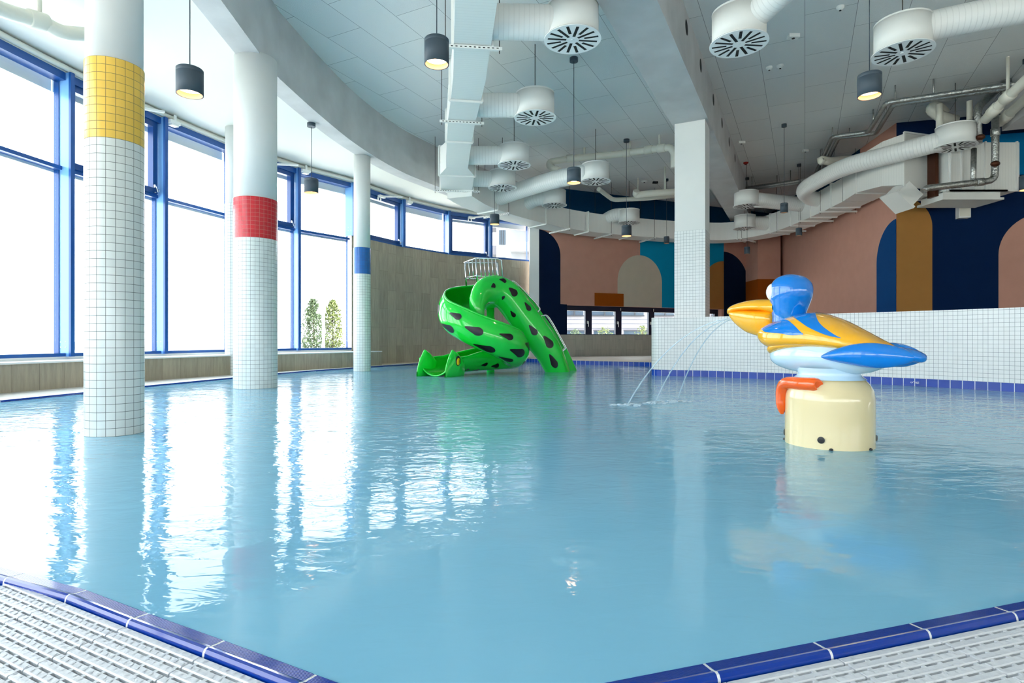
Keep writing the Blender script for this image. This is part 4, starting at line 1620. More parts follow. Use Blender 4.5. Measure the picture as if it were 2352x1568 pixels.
pipe('drain_pipe', [at(-60, -8, 5.3), at(0, 22, 5.6), at(95, 50, 5.95), at(140, 75, 6.1), at(200, 80, 6.35), at(260, 82, 6.5)], 0.075, 'cream_pipe', 'white drain pipe under the low ceiling left of the yellow banded column',
     hang=[(1, 0.95)], sockets=[(1, 0.9)], ztop=ZS)
pipe('drain_pipe', [at(1285, 392, 13.1), at(1262, 384, 13.3), at(1262, 372, 13.4), at(1310, 364, 13.3), at(1420, 354, 12.9), at(1490, 344, 12.5), at(1540, 338, 12.2), at(1549, 352, 12.2), at(1549, 385, 12.2)], 0.075, 'cream_pipe',
     'white drain pipe under the ceiling left of the square pillar', hang=[(3, 0.3), (4, 0.4), (5, 0.5)], sockets=[(3, 0.0), (4, 0.3), (4, 1.0), (5, 0.6)])
pipe('drain_pipe', [at(1375, 434, 15.0), at(1408, 459, 15.8), at(1480, 456, 15.6), at(1560, 448, 15.4)], 0.06, 'cream_pipe', 'thin white pipe bending below the ceiling before the dark teal wall band', hang=[(1, 0.8)])
pipe('drain_pipe', [at(1462, 438, 14.8), at(1460, 449, 14.9), at(1480, 445, 14.8), at(1560, 440, 14.5)], 0.085, 'cream_pipe', 'short thick white pipe just left of the square pillar under the ceiling', hang=[(2, 0.6)])
pipe('drain_pipe', [at(1892, 372, 12.6), at(1884, 366, 12.6), at(1900, 370, 12.6), at(1960, 366, 12.9), at(2060, 352, 13.2)], 0.09, 'cream_pipe', 'white drain pipe behind the silver pipes on the right')
pipe('silver_pipe', [at(1672, 437, 15.9), at(1868, 411, 14.6), at(1912, 314, 11.9), at(1995, 303, 11.4), at(2035, 236, 10.0), at(2260, 203, 9.4), at(2352, 190, 9.1), at(2420, 178, 8.9)], 0.042, 'foil', 'upper foil wrapped pipe zigzagging under the ceiling at the right',
     hang=[(0, 0.3), (0, 0.75), (1, 0.5), (2, 0.0), (3, 0.3), (4, 0.1), (4, 0.5)])
pipe('silver_pipe', [at(1680, 440, 16.1), at(1878, 414, 14.8), at(1926, 316, 12.1), at(2012, 306, 11.6), at(2052, 240, 10.2), at(2262, 210, 9.55), at(2352, 197, 9.25), at(2420, 186, 9.0)], 0.042, 'foil', 'lower foil wrapped pipe beside its twin under the ceiling at the right',
     hang=[(0, 0.55), (2, 0.3), (3, 0.6)])
pipe('silver_pipe', [at(2311, 180, 9.75), at(2311, 215, 9.75)], 0.075, 'foil', 'short thick foil wrapped pipe stub near the upper right corner')
pipe('silver_pipe', [at(2330, 170, 10.3), at(2245, 246, 9.8), at(2247, 330, 9.8)], 0.06, 'foil', 'foil wrapped pipe dropping beside the plenum diffuser')
pipe('silver_pipe', [at(2286, 262, 9.7), at(2286, 345, 9.7), at(2285, 414, 9.7), at(2215, 422, 9.7), at(2128, 432, 9.75), at(2122, 438, 9.75)], 0.055, 'foil', 'foil wrapped pipe looping down and under the big duct plenum', sockets=[(0, 0.5), (2, 0.5)])
pipe('silver_pipe', [at(2237, 342, 9.9), at(2235, 418, 9.75)], 0.042, 'foil', 'thin foil wrapped pipe standing below the plenum diffuser')
pipe('drain_pipe', [at(2262, 276, 9.5), at(2300, 236, 9.1), at(2352, 188, 8.6), at(2420, 125, 8.1)], 0.075, 'cream_pipe', 'upper of two diagonal white pipes at the right edge', sockets=[(0, 0.6), (1, 0.3)], hang=[(1, 0.3)])
pipe('drain_pipe', [at(2296, 282, 9.9), at(2330, 250, 9.5), at(2352, 230, 9.2), at(2420, 168, 8.6)], 0.075, 'cream_pipe', 'lower of two diagonal white pipes at the right edge', sockets=[(0, 0.5)])
pipe('drain_pipe', [at(2195, 278, 10.6), at(2160, 268, 10.6), at(2137, 250, 10.6), at(2150, 243, 10.7), at(2170, 262, 10.7)], 0.10, 'cream_pipe', 'thick white pipe elbow above the plenum diffuser')
pipe('drain_pipe', [at(2158, 298, 10.2), at(2158, 240, 10.2)], 0.055, 'cream_pipe', 'upright white pipe left above the plenum diffuser')
pipe('drain_pipe', [at(2227, 275, 10.0), at(2227, 232, 10.0)], 0.045, 'cream_pipe', 'upright white pipe behind the plenum diffuser')
for (x, y, lab) in ((2286, 376, 'brown brass valve in the foil wrapped pipe loop, right of the plenum'), (2252, 315, 'small brown brass valve behind the plenum diffuser')):
    mb = MB()
    mb.ellipsoid((0, 0, 0), (0.07, 0.06, 0.05), 0, 12, 8)
    vv = mb.build('pipe_valve', 'copper'); vv.location = at(x, y, 9.6)
    tag(vv, lab, 'valve')

# ------------------------------------------------------------------ small ceiling fittings
def fitting(px, py, sz, label, m_='white_metal', round_=False, z=ZC, name='smoke_detector', cat='detector', lens='slot_black'):
    Y = (z - EYE) * F_PX / (CY - py); X = (px - CX) / F_PX * Y
    root = empty(name, (X, Y, z))
    tag(root, label, cat, 'small fittings on the ceiling')
    mb = MB()
    if round_:
        mb.lathe((0, 0), [(0, -0.05), (sz * 0.5, -0.05), (sz, -0.02), (sz, 0.0)], 20, 0)
    else:
        mb.box((-sz, -sz * 0.6, -0.05), (sz, sz * 0.6, 0.0))
    mb.build('housing', m_, root)
    mb = MB(); mb.cyl((0, 0), sz * 0.3, -0.056, -0.05, 12); mb.build('lens', lens, root)
    return root


fitting(1822, 80, 0.075, 'small white box on the ceiling between the two upper right diffusers', name='ceiling_box', cat='ceiling fitting', lens='exterior_frame')
fitting(1767, 154, 0.05, 'left of a pair of round white detectors on the right ceiling', round_=True)
fitting(1792, 150, 0.055, 'right of a pair of round white detectors on the right ceiling', round_=True)
fitting(1703, 325, 0.07, 'small white box on the ceiling close to the straight beam', name='ceiling_box', cat='ceiling fitting')
fitting(1850, 344, 0.06, 'flat pale box on the ceiling right of the small lamp canopy', name='ceiling_box', cat='ceiling fitting')
fitting(1713, 373, 0.06, 'red alarm sounder on the ceiling above the ribbed duct', 'red_plastic', True, name='alarm_sounder', cat='alarm')
fitting(1480, 415, 0.09, 'round white detector on the ceiling left of the square pillar', round_=True)
fitting(1505, 417, 0.07, 'small dark box on the ceiling left of the square pillar', 'exterior_frame', name='ceiling_box', cat='ceiling fitting')
fitting(1930, 15, 0.05, 'thin white detector near the top edge of the right ceiling', round_=True)

# wall speaker
t0, z0 = rightw(2208, 503); _, z1_ = rightw(2208, 467)
c_ = RA + BD2 * t0 + BN2 * 0.0
root = empty('wall_speaker', (c_.x, c_.y, z0), math.atan2(BD2.y, BD2.x))
tag(root, 'white speaker box on the navy wall under the duct plenum', 'speaker')
mb = MB(); mb.box((-0.10, -0.14, 0), (0.10, -0.0, z1_ - z0)); mb.build('cabinet', 'white_metal', root)
mb = MB(); mb.box((-0.085, -0.145, 0.03), (0.085, -0.14, z1_ - z0 - 0.03)); mb.build('grille', 'cream_pipe', root)

# ================================================================== GREEN SNAKE SLIDE
slide = empty('snake_slide', (-0.5, 10.4, 0))
tag(slide, 'bright green snake shaped pool slide with black drop spots', 'slide')
SO = Vector(slide.location)


def teardrop(r, n=28):
    """Outline with a tip at +x, round at -x, unit radius about r."""
    out = []
    for k in range(n):
        a = 2 * math.pi * k / n
        c, s_ = math.cos(a), math.sin(a)
        if c > 0:
            f = (1 - abs(math.sin(a)) ** 1.0)
            out.append((c * (0.85 + 1.0 * c ** 1.5) * r, s_ * r * (0.85 - 0.30 * c)))
        else:
            out.append((c * r * 0.85, s_ * r * 0.85))
    return out


class Sweep:
    """Trough or tube swept along a path with a per-station section scale."""
    def __init__(s, pts, sec, scl, tilt=None, n=8):
        """sec(v) -> (side, up) ; v in 0..1 ; scl list of (side scale, up scale) per control point."""
        s.P = catmull([Vector(p) for p in pts], n)
        m = len(pts)
        s.N = len(s.P)
        s.S = [p for p in catmull([Vector((a, b, 0)) for a, b in scl], n)]
        tl = tilt or [0] * m
        s.TL = [p.x for p in catmull([Vector((a, 0, 0)) for a in tl], n)]
        s.sec = sec
        s.vmap = None
        s.T = []
        for i in range(s.N):
            a = s.P[max(0, i - 1)]; b = s.P[min(s.N - 1, i + 1)]
            s.T.append((b - a).normalized())
        s.d = [0]
        for i in range(1, s.N):
            s.d.append(s.d[-1] + (s.P[i] - s.P[i - 1]).length)

    def frame(s, u):
        x = u * (s.N - 1); i = min(int(x), s.N - 2); t = x - i
        p = s.P[i].lerp(s.P[i + 1], t); T = s.T[i].lerp(s.T[i + 1], t).normalized()
        sc_ = s.S[i].lerp(s.S[i + 1], t); tl = s.TL[i] * (1 - t) + s.TL[i + 1] * t
        side = T.cross(Vector((0, 0, 1)))
        if side.length < 1e-3:
            side = Vector((1, 0, 0))
        side.normalize(); up = side.cross(T).normalized()
        c, q = math.cos(tl), math.sin(tl)
        return p, T, side * c + up * q, up * c - side * q, sc_

    def at(s, u, v, off=0.0):
        p, T, side, up, sc_ = s.frame(u)
        if s.vmap:
            v = s.vmap(u, v)
        a, b = s.sec(v)
        q = p + side * (a * sc_.x) + up * (b * sc_.y)
        if off:
            e = 0.004
            a2, b2 = s.sec(min(1, v + e)); a1, b1 = s.sec(max(0, v - e))
            tv = side * ((a2 - a1) * sc_.x) + up * ((b2 - b1) * sc_.y)
            nrm = Vector((0, 0, 0)) + T.cross(tv)
            if nrm.length > 0:
                nrm.normalize()
                if nrm.dot(q - p) < 0:
                    nrm = -nrm
                q = q + nrm * off
        return q


def shell(sw, nu, nv, th, name, mats, parent, origin, spots=()):
    """Thick-walled trough: outer face material 0, inner face and rims material 1, drop spots material 2."""
    mb = MB()
    mb.grid(lambda u, v: sw.at(u, v) - origin, nu, nv, 0)
    mb.grid(lambda u, v: sw.at(u, v, -th) - origin, nu, nv, 1)
    for v in (0.0, 1.0):
        mb.grid(lambda u, w: sw.at(u, v, -th * w) - origin, nu, 1, 0)
        # rolled rim
        mb.tube([sw.at(i / nu, v, -th / 2) - origin for i in range(nu + 1)], th * 0.9, 8, 0)
    for u in (0.0, 1.0):
        mb.grid(lambda v, w: sw.at(u, v, -th * w) - origin, nv, 1, 0)
    L_ = sw.d[-1]
    for (u, v, r, ang) in spots:
        p, T, side, up, sc_ = sw.frame(u)
        per = 0
        for k in range(20):
            a, b = sw.sec(k / 20), sw.sec((k + 1) / 20)
            per += math.hypot((b[0] - a[0]) * sc_.x, (b[1] - a[1]) * sc_.y)
        out = teardrop(r)
        ca, sa = math.cos(math.radians(ang)), math.sin(math.radians(ang))
        for (k0, k1) in ((0.0, 0.25), (0.25, 0.5), (0.5, 0.75), (0.75, 1.0)):
            for i in range(len(out)):
                j = (i + 1) % len(out)
                pts = []
                for (q, k) in ((out[i], k0), (out[i], k1), (out[j], k1), (out[j], k0)):
                    x, y = q[0] * k, q[1] * k
                    X_, Y_ = x * ca - y * sa, x * sa + y * ca
                    uu = u + X_ / L_; vv_ = v + Y_ / per
                    pts.append(sw.at(min(1, max(0, uu)), min(0.995, max(0.005, vv_)), 0.004) - origin)
                mb.quad(pts, 2, smooth=True)
    return mb.build(name, mats, parent)


def trough_sec(open_deg=120):
    h = math.radians(open_deg / 2)

    def f(v):
        a = math.pi / 2 + h + v * (2 * math.pi - 2 * h)
        return (math.cos(a), math.sin(a))
    return f


# channel: platform -> outer left -> near pass -> right turn -> mouth
ch_pts = [(-0.22, 10.60, 1.50), (-0.52, 10.76, 1.47), (-0.84, 10.68, 1.38), (-1.02, 10.36, 1.23), (-0.96, 10.02, 1.03), (-0.66, 9.84, 0.84), (-0.28, 9.84, 0.66),
          (-0.03, 10.06, 0.52), (0.00, 10.38, 0.42), (-0.22, 10.58, 0.36), (-0.55, 10.42, 0.33), (-0.86, 10.05, 0.31), (-1.10, 9.68, 0.29), (-1.26, 9.36, 0.28)]
ch_scl = [(0.27, 0.30), (0.29, 0.31), (0.29, 0.32), (0.29, 0.33), (0.29, 0.33), (0.29, 0.33), (0.29, 0.33), (0.29, 0.34), (0.29, 0.34), (0.28, 0.31), (0.27, 0.29), (0.27, 0.28), (0.28, 0.28), (0.30, 0.28)]
tl0 = [0.0, -0.1, -0.25, -0.35, -0.35, -0.3, -0.3, -0.3, -0.25, -0.1, 0, 0, 0, 0]
tl0 = [-x for x in tl0]
sw1 = Sweep(ch_pts, trough_sec(118), ch_scl, tl0, 8)
sw1.vmap = lambda u, v: (v if u < 0.7 else 0.5 + (v - 0.5) * (1 - 0.24 * min(1, (u - 0.7) / 0.18)))
spots1 = []
shell(sw1, 110, 26, 0.022, 'trough', ['slide_green', 'slide_inner', 'spot_black'], slide, SO,
      [(0.27, 0.80, 0.111, 180), (0.34, 0.66, 0.091, 180), (0.35, 0.86, 0.065, 180), (0.41, 0.78, 0.085, 180), (0.45, 0.58, 0.104, 180), (0.48, 0.83, 0.065, 180), (0.53, 0.68, 0.098, 180), (0.52, 0.5, 0.091, 180),
       (0.57, 0.82, 0.091, 180), (0.60, 0.6, 0.072, 180),
       (0.73, 0.30, 0.075, 0), (0.79, 0.24, 0.055, 0), (0.81, 0.38, 0.05, 0), (0.86, 0.30, 0.04, 60), (0.885, 0.40, 0.035, 40)])

# ladder body: from the platform down to the pool on the right
ld_pts = [(-0.60, 9.96, 1.00), (-0.60, 10.02, 1.25), (-0.50, 10.2, 1.44), (-0.30, 10.38, 1.50), (-0.08, 10.48, 1.38), (0.16, 10.55, 1.08), (0.43, 10.62, 0.72), (0.68, 10.70, 0.38), (0.90, 10.78, -0.08)]
ld_scl = [(0.12, 0.12), (0.15, 0.18), (0.18, 0.23), (0.20, 0.27), (0.21, 0.28), (0.21, 0.28), (0.21, 0.28), (0.21, 0.26), (0.18, 0.21)]


def full_sec(v):
    a = -math.pi / 2 + 2 * math.pi * v
    return (math.cos(a), math.sin(a))


sw2 = Sweep(ld_pts, full_sec, ld_scl, None, 8)
shell(sw2, 80, 28, 0.01, 'ladder_body', ['slide_green', 'slide_inner', 'spot_black'], slide, SO,
      [(0.30, 0.30, 0.05, 180), (0.40, 0.36, 0.06, 180), (0.50, 0.30, 0.08, 180), (0.45, 0.18, 0.045, 180), (0.62, 0.33, 0.06, 180), (0.60, 0.15, 0.045, 180), (0.73, 0.22, 0.065, 180), (0.83, 0.27, 0.085, 180), (0.92, 0.2, 0.07, 180)])

# second stringer behind, treads between
back_off = Vector((0.20, 0.42, 0))
sw3 = Sweep([tuple(Vector(p) + back_off) for p in ld_pts[3:]], full_sec, [(0.05, 0.2)] * 6, None, 6)
mb = MB(); mb.grid(lambda u, v: sw3.at(u, v) - SO, 40, 16, 0)
mb.build('stringer', 'slide_green', slide)
for k in range(5):
    p = sw2.frame(0.52 + 0.095 * k)[0] + Vector((0.10, 0.18, 0.03))
    mb = MB(); mb.box((-0.10, -0.2, -0.015), (0.10, 0.22, 0.015), 0, Matrix.Translation(p - SO))
    mb.build('tread', 'slide_inner', slide)
# platform
mb = MB()
mb.box((-0.66, 10.42, 1.55), (-0.12, 10.85, 1.60), 0, Matrix.Translation(-SO))
mb.build('platform', 'slide_green', slide)
# snake head: cheeks left and right of the mouth
mp0, mT, mside, mup, _ = sw1.frame(1.0)
for sgn, nm in ((1, 'cheek'), (-1, 'cheek')):
    mb = MB()
    cpos = mp0 + mside * (0.27 * sgn) - mT * 0.16
    rows = [(-0.30, 0.05, 0.20, 0.03), (-0.18, 0.10, 0.28, 0.07), (-0.05, 0.16, 0.36, 0.085), (0.05, 0.17, 0.40, 0.07), (0.14, 0.10, 0.30, 0.05), (0.22, 0.0, 0.18, 0.03), (0.27, -0.05, 0.05, 0.015)]
    def chk(u, v):
        x = u * (len(rows) - 1); i = min(int(x), len(rows) - 2); t = x - i
        a = [rows[i][k] * (1 - t) + rows[i + 1][k] * t for k in range(4)]
        zt_ = a[2] + 0.04; zb2 = -0.02
        ang = 2 * math.pi * v
        return cpos + mT * a[0] + mside * (sgn * a[3] * (math.cos(ang)) * 0.9) + Vector((0, 0, -cpos.z + (zt_ + zb2) / 2 + (zt_ - zb2) / 2 * math.sin(ang))) - SO
    cc = []
    mb.grid(chk, 24, 20, 0, cv=True)
    ck = mb.build(nm, 'slide_green', slide)
    ep = cpos - mT * 0.02 + mside * (sgn * 0.068); ep.z = 0.255
    mb = MB()
    mt4 = Matrix((tuple(mT) + (0,), tuple(mside * sgn) + (0,), (0, 0, 1, 0), (0, 0, 0, 1))).transposed()
    mb.ellipsoid(ep - SO, (0.07, 0.02, 0.085), 0, 20, 12, mt4)
    e_ = mb.build('eye', 'spot_black', ck)
    mb = MB(); mb.ellipsoid(ep + mside * (sgn * 0.006) - Vector((0, 0, 0.008)) + mT * 0.012 - SO, (0.05, 0.02, 0.064), 0, 20, 12, mt4)
    mb.build('iris', 'eye_yellow', ck)
    mb = MB(); mb.ellipsoid(ep + mside * (sgn * 0.012) - Vector((0, 0, 0.008)) + mT * 0.004 - SO, (0.014, 0.018, 0.042), 0, 16, 10, mt4)
    mb.build('pupil', 'spot_black', ck)
# support post
mb = MB(); mb.cyl((-0.40 - SO.x, 10.72 - SO.y), 0.075, -0.32, 1.45, 24)
mb.cyl((-0.40 - SO.x, 10.72 - SO.y), 0.085, 0.85, 1.0, 24)
mb.build('support_post', 'slide_green', slide)
# guard rail around the platform
gA = at(1066, 603, 10.75); gB = at(1093, 592.5, 10.25); gC = at(1148, 594, 10.35); gD = at(1143, 603, 10.85)
gz0 = 1.68
gl = empty('guard', (0, 0, 0)); bpy.data.objects.remove(gl)
mb = MB()
mb.tube([gA - SO, gB - SO, (gB + (gC - gB) * 0.9) - SO, gC - SO + Vector((0.03, 0, -0.03)), Vector((gC.x + 0.06, gC.y, gz0 - 0.08)) - SO], 0.013, 8)
gr = mb.build('guard_rail', 'chrome', slide)
mb = MB(); mb.tube([gA - SO, gD - SO], 0.011, 8); mb.build('rail', 'chrome', gr)
low = [Vector((p.x, p.y, gz0 + 0.04)) for p in (gA, gB, gC, gD)]
mb = MB(); mb.tube([low[0] - SO + Vector((0, 0, 0.03)), low[1] - SO + Vector((0, 0, 0.02)), low[2] - SO], 0.012, 8); mb.build('rail', 'chrome', gr)
mb = MB(); mb.tube([low[0] - SO + Vector((0.02, 0.0, 0.03)), low[3] - SO], 0.012, 8); mb.build('rail', 'chrome', gr)
bars = [(gA, gB, t) for t in (0.08, 0.4, 0.7)] + [(gB, gC, t) for t in (0.0, 0.17, 0.34, 0.51, 0.67, 0.83)] + [(gD, gD, 0)]
for a, b, t in bars:
    p = a.lerp(b, t)
    mb = MB()
    thick = 0.014 if t in (0.0, 0.08) else 0.009
    mb.tube([p - SO, Vector((p.x + 0.025, p.y, gz0 + (0.04 if thick < 0.01 else -0.08))) - SO], thick, 8)
    mb.build('baluster', 'chrome', gr)
# grab rails beside the steps
for seq in ([(1168, 652), (1175, 646), (1186, 648), (1236, 700), (1237, 712), (1230, 720)],
            [(1240, 725), (1248, 723), (1262, 728), (1297, 790), (1299, 798), (1290, 806)]):
    for dy, dxp in ((0.0, 0), (0.32, -3)):
        pp = [at(x + dxp, y + 2, 10.75 + dy) - SO for x, y in seq]
        mb = MB(); mb.tube(catmull(pp, 4), 0.012, 8)
        mb.build('grab_rail', 'chrome', slide)

# ================================================================== PELICAN SPRAY FIGURE
HV = Vector((-0.55, 0.835, 0)).normalized(); LV = Vector((-HV.y, HV.x, 0))
PC = Vector((1.83, 3.32, 0))
bird = empty('pelican_fountain', (PC.x, PC.y, -0.32))
tag(bird, 'glossy blue, yellow and white pelican water figure on a cream round base', 'fountain')
OFF = Vector((0, 0, 0.32))


def bl(a, w, z):
    return HV * a + LV * w + Vector((0, 0, z)) + OFF


def loft(mb, st, mi=0, n=6, seg=36, expo=1.0, axis='a', w0=0.0, side_shift=None):
    """st rows: (a, zc, half width, half up, half down[, w centre])."""
    q = catmull([Vector((r[0], r[1], r[2])) for r in st], n)
    q2 = catmull([Vector((r[3], r[4], r[5] if len(r) > 5 else 0)) for r in st], n)
    N_ = len(q)

    def fn(u, v):
        x = u * (N_ - 1); i = min(int(x), N_ - 2); t = x - i
        A = q[i].lerp(q[i + 1], t); B = q2[i].lerp(q2[i + 1], t)
        ang = 2 * math.pi * v
        c, s_ = math.cos(ang), math.sin(ang)
        hz = B.x if s_ > 0 else B.y
        cc = math.copysign(abs(c) ** expo, c); ss = math.copysign(abs(s_) ** expo, s_)
        return bl(A.x, B.z + max(0, A.z) * cc, A.y + max(0, hz) * ss)
    mb.grid(fn, (N_ - 1), seg, mi, cv=True)
    return fn


# base with rounded shoulder
mb = MB()
prof = [(0.2306, 0.0), (0.2306, 0.58), (0.229, 0.60), (0.222, 0.635), (0.205, 0.668), (0.185, 0.69), (0.165, 0.703), (0.10, 0.712)]
mb.lathe((0, 0), prof, 56, 0)
mb.build('base', 'bird_base', bird)
# drains and screws on the base
for px_, ok in ((1918, 1), (1801, 0), (2011, 0), (1965, 0)):
    th_ = None
for ang, zz, r_, nm in ((-128.0, 0.052, 0.0185, 'drain_fitting'), (-30, 0.052, 0.0185, 'drain_fitting'), (-205, 0.052, 0.0185, 'drain_fitting')):
    a = math.radians(ang)
    nrm = Vector((math.cos(a), math.sin(a), 0)); tg = Vector((-nrm.y, nrm.x, 0))
    c_ = nrm * 0.2306 + Vector((0, 0, zz)) + OFF
    mb = MB()
    mb.grid(lambda u, v: c_ + nrm * (0.006 * (1 - v * v * 0.3)) + tg * (r_ * v * math.cos(2 * math.pi * u)) + Vector((0, 0, r_ * v * math.sin(2 * math.pi * u))), 24, 3, 0, cu=True)
    mb.grid(lambda u, v: c_ + nrm * (0.006 * v * 0.7 - 0.002) + tg * (r_ * math.cos(2 * math.pi * u)) + Vector((0, 0, r_ * math.sin(2 * math.pi * u))), 24, 1, 0, cu=True)
    for k in range(-4, 5):
        w_ = math.sqrt(max(0, 1 - (k / 5) ** 2)) * r_ * 0.8
        z_ = k / 5 * r_ * 0.8
        mb.bar(c_ + nrm * 0.0075 - tg * w_ + Vector((0, 0, z_)), c_ + nrm * 0.0075 + tg * w_ + Vector((0, 0, z_)), 0.001, 0.0018)
    mb.build(nm, 'fitting_black', bird)
for ang in (-116, -60, -215):
    a = math.radians(ang); nrm = Vector((math.cos(a), math.sin(a), 0))
    mb = MB(); mb.ellipsoid(nrm * 0.232 + Vector((0, 0, 0.004)) + OFF, (0.011, 0.011, 0.008), 0, 14, 8)
    mb.build('bolt', 'fitting_black', bird)
# belly
mb = MB()
loft(mb, [(0.335, 0.50, 0.0, 0.0, 0.0), (0.325, 0.50, 0.06, 0.05, 0.03), (0.29, 0.50, 0.115, 0.09, 0.06), (0.20, 0.50, 0.165, 0.15, 0.088), (0.08, 0.50, 0.18, 0.18, 0.10),
          (-0.08, 0.50, 0.175, 0.14, 0.098), (-0.2, 0.50, 0.15, 0.08, 0.085), (-0.29, 0.505, 0.10, 0.04, 0.055), (-0.345, 0.51, 0.04, 0.02, 0.02), (-0.36, 0.51, 0.0, 0, 0)], 0)
# skirt joining belly and base
mb.lathe((0, 0), [(0.17, 0.76), (0.165, 0.74), (0.16, 0.725), (0.168, 0.712), (0.19, 0.695)], 48, 0)
mb.build('belly', 'bird_white', bird)
# cape with wings
cape_st = [(0.408, 0.635, 0.0, 0.0, 0.0), (0.402, 0.635, 0.06, 0.03, 0.03), (0.375, 0.63, 0.12, 0.05, 0.055), (0.32, 0.62, 0.17, 0.085, 0.075), (0.25, 0.61, 0.205, 0.115, 0.075), (0.15, 0.605, 0.22, 0.145, 0.065),
           (0.05, 0.60, 0.215, 0.155, 0.055), (-0.06, 0.59, 0.195, 0.128, 0.048), (-0.16, 0.575, 0.165, 0.088, 0.04), (-0.25, 0.562, 0.125, 0.05, 0.03), (-0.32, 0.555, 0.07, 0.02, 0.015), (-0.35, 0.552, 0.0, 0, 0)]
mb = MB()
cape = loft(mb, cape_st, 0, n=8, seg=56, expo=0.85)
# chest bib reaching lower
loft(mb, [(0.342, 0.54, 0.0, 0, 0), (0.335, 0.54, 0.07, 0.03, 0.03), (0.30, 0.545, 0.135, 0.04, 0.042), (0.24, 0.56, 0.175, 0.04, 0.045), (0.16, 0.565, 0.19, 0.04, 0.03), (0.05, 0.57, 0.188, 0.03, 0.02), (0.0, 0.57, 0.17, 0.01, 0.01)], 0)


def cape_u(a):
    q = [r[0] for r in cape_st]
    for i in range(len(q) - 1):
        if q[i] >= a >= q[i + 1]:
            return (i + (q[i] - a) / (q[i] - q[i + 1])) / (len(q) - 1)
    return 1.0


def cape_patch(a0, a1, lowf, upf, mirror=False, n=26):
    """Blue stripe between two heights (angle in degrees on the flank) from a0 back to a1."""
    def fn(u, v):
        a = a0 + (a1 - a0) * u
        lo_, hi_ = lowf(u), upf(u)
        deg = lo_ + (hi_ - lo_) * v
        if mirror:
            deg = 180 - deg
        p = cape(cape_u(a), (deg / 360.0) % 1.0)
        c = bl(a, 0, 0.58)
        return p + (p - c).normalized() * 0.003
    mb.grid(fn, n, 10, 1)


def leafprof(c0, c1, wd, sharp=0.35):
    def lowf(u):
        w_ = wd * (math.sin(math.pi * min(1, u / sharp) / 2) if u < sharp else (1 - (u - sharp) / (1 - sharp)) ** 0.6)
        return c0 + (c1 - c0) * u - w_
    def upf(u):
        w_ = wd * (math.sin(math.pi * min(1, u / sharp) / 2) if u < sharp else (1 - (u - sharp) / (1 - sharp)) ** 0.6)
        return c0 + (c1 - c0) * u + w_
    return lowf, upf




def curve_of(vals):
    q = catmull([Vector((0, v, 0)) for v in vals], 8)
    return lambda u: q[min(len(q) - 1, int(round(u * (len(q) - 1))))].y


for mr_ in (False, True):
    cape_patch(0.345, 0.03, curve_of([30, 16, 12, 9, 6, 8]), curve_of([34, 54, 58, 46, 28, 10]), mr_, 40)
    cape_patch(0.215, -0.15, curve_of([84, 64, 44, 29, 20, 15, 16]), curve_of([92, 97, 94, 72, 44, 28, 18]), mr_, 48)
mb.build('cape', ['bird_yellow', 'bird_blue'], bird)
# tail lobes and tail
for sgn in (1, -1):
    mb = MB()
    loft(mb, [(-0.055, 0.508, 0.0, 0.0, 0.0, sgn * 0.185), (-0.065, 0.508, 0.012, 0.01, 0.01, sgn * 0.185), (-0.12, 0.512, 0.035, 0.035, 0.03, sgn * 0.175), (-0.20, 0.52, 0.05, 0.055, 0.055, sgn * 0.15), (-0.28, 0.522, 0.055, 0.062, 0.07, sgn * 0.12),
              (-0.35, 0.52, 0.05, 0.055, 0.065, sgn * 0.09), (-0.41, 0.515, 0.038, 0.04, 0.045, sgn * 0.065), (-0.45, 0.51, 0.02, 0.02, 0.02, sgn * 0.05), (-0.462, 0.51, 0.0, 0.0, 0.0, sgn * 0.05)], 0)
    mb.build('wing_tip', 'bird_blue', bird)
mb = MB()
loft(mb, [(-0.27, 0.53, 0.0, 0, 0), (-0.28, 0.53, 0.06, 0.03, 0.03), (-0.36, 0.528, 0.075, 0.035, 0.04), (-0.43, 0.52, 0.07, 0.03, 0.035), (-0.475, 0.51, 0.045, 0.02, 0.025), (-0.49, 0.508, 0.0, 0, 0)], 0)
mb.build('tail', 'bird_blue', bird)
# neck and head, stacked by height
mb = MB()
hst = [(0.58, 0.245, 0.10, 0.10), (0.64, 0.248, 0.096, 0.095), (0.70, 0.246, 0.092, 0.09), (0.76, 0.242, 0.098, 0.092), (0.81, 0.236, 0.110, 0.10), (0.86, 0.230, 0.122, 0.11), (0.91, 0.228, 0.124, 0.112), (0.95, 0.228, 0.110, 0.102), (0.98, 0.230, 0.078, 0.078), (0.996, 0.232, 0.035, 0.04), (1.0, 0.232, 0, 0)]
hq = catmull([Vector(r[:3]) for r in hst], 6); hq2 = catmull([Vector((r[3], 0, 0)) for r in hst], 6)


def headfn(u, v):
    x = u * (len(hq) - 1); i = min(int(x), len(hq) - 2); t = x - i
    A = hq[i].lerp(hq[i + 1], t); B = hq2[i].lerp(hq2[i + 1], t)
    ang = 2 * math.pi * v
    return bl(A.y + max(0, A.z) * math.cos(ang), max(0, B.x) * math.sin(ang), A.x)


mb.grid(headfn, len(hq) - 1, 40, 0, cv=True)
mb.build('head', 'bird_blue', bird)
for sgn in (1, -1):
    mb = MB()
    fx = Matrix((tuple(HV) + (0,), tuple(LV) + (0,), (0, 0, 1, 0), (0, 0, 0, 1))).transposed()
    mb.ellipsoid(bl(0.310, sgn * 0.052, 0.893), (0.042, 0.046, 0.056), 0, 24, 14, fx)
    ey = mb.build('eye', 'bird_eye', bird)
    mb = MB(); mb.ellipsoid(bl(0.348, sgn * 0.04, 0.89), (0.008, 0.014, 0.022), 0, 16, 10, fx)
    mb.build('pupil', 'fitting_black', ey)
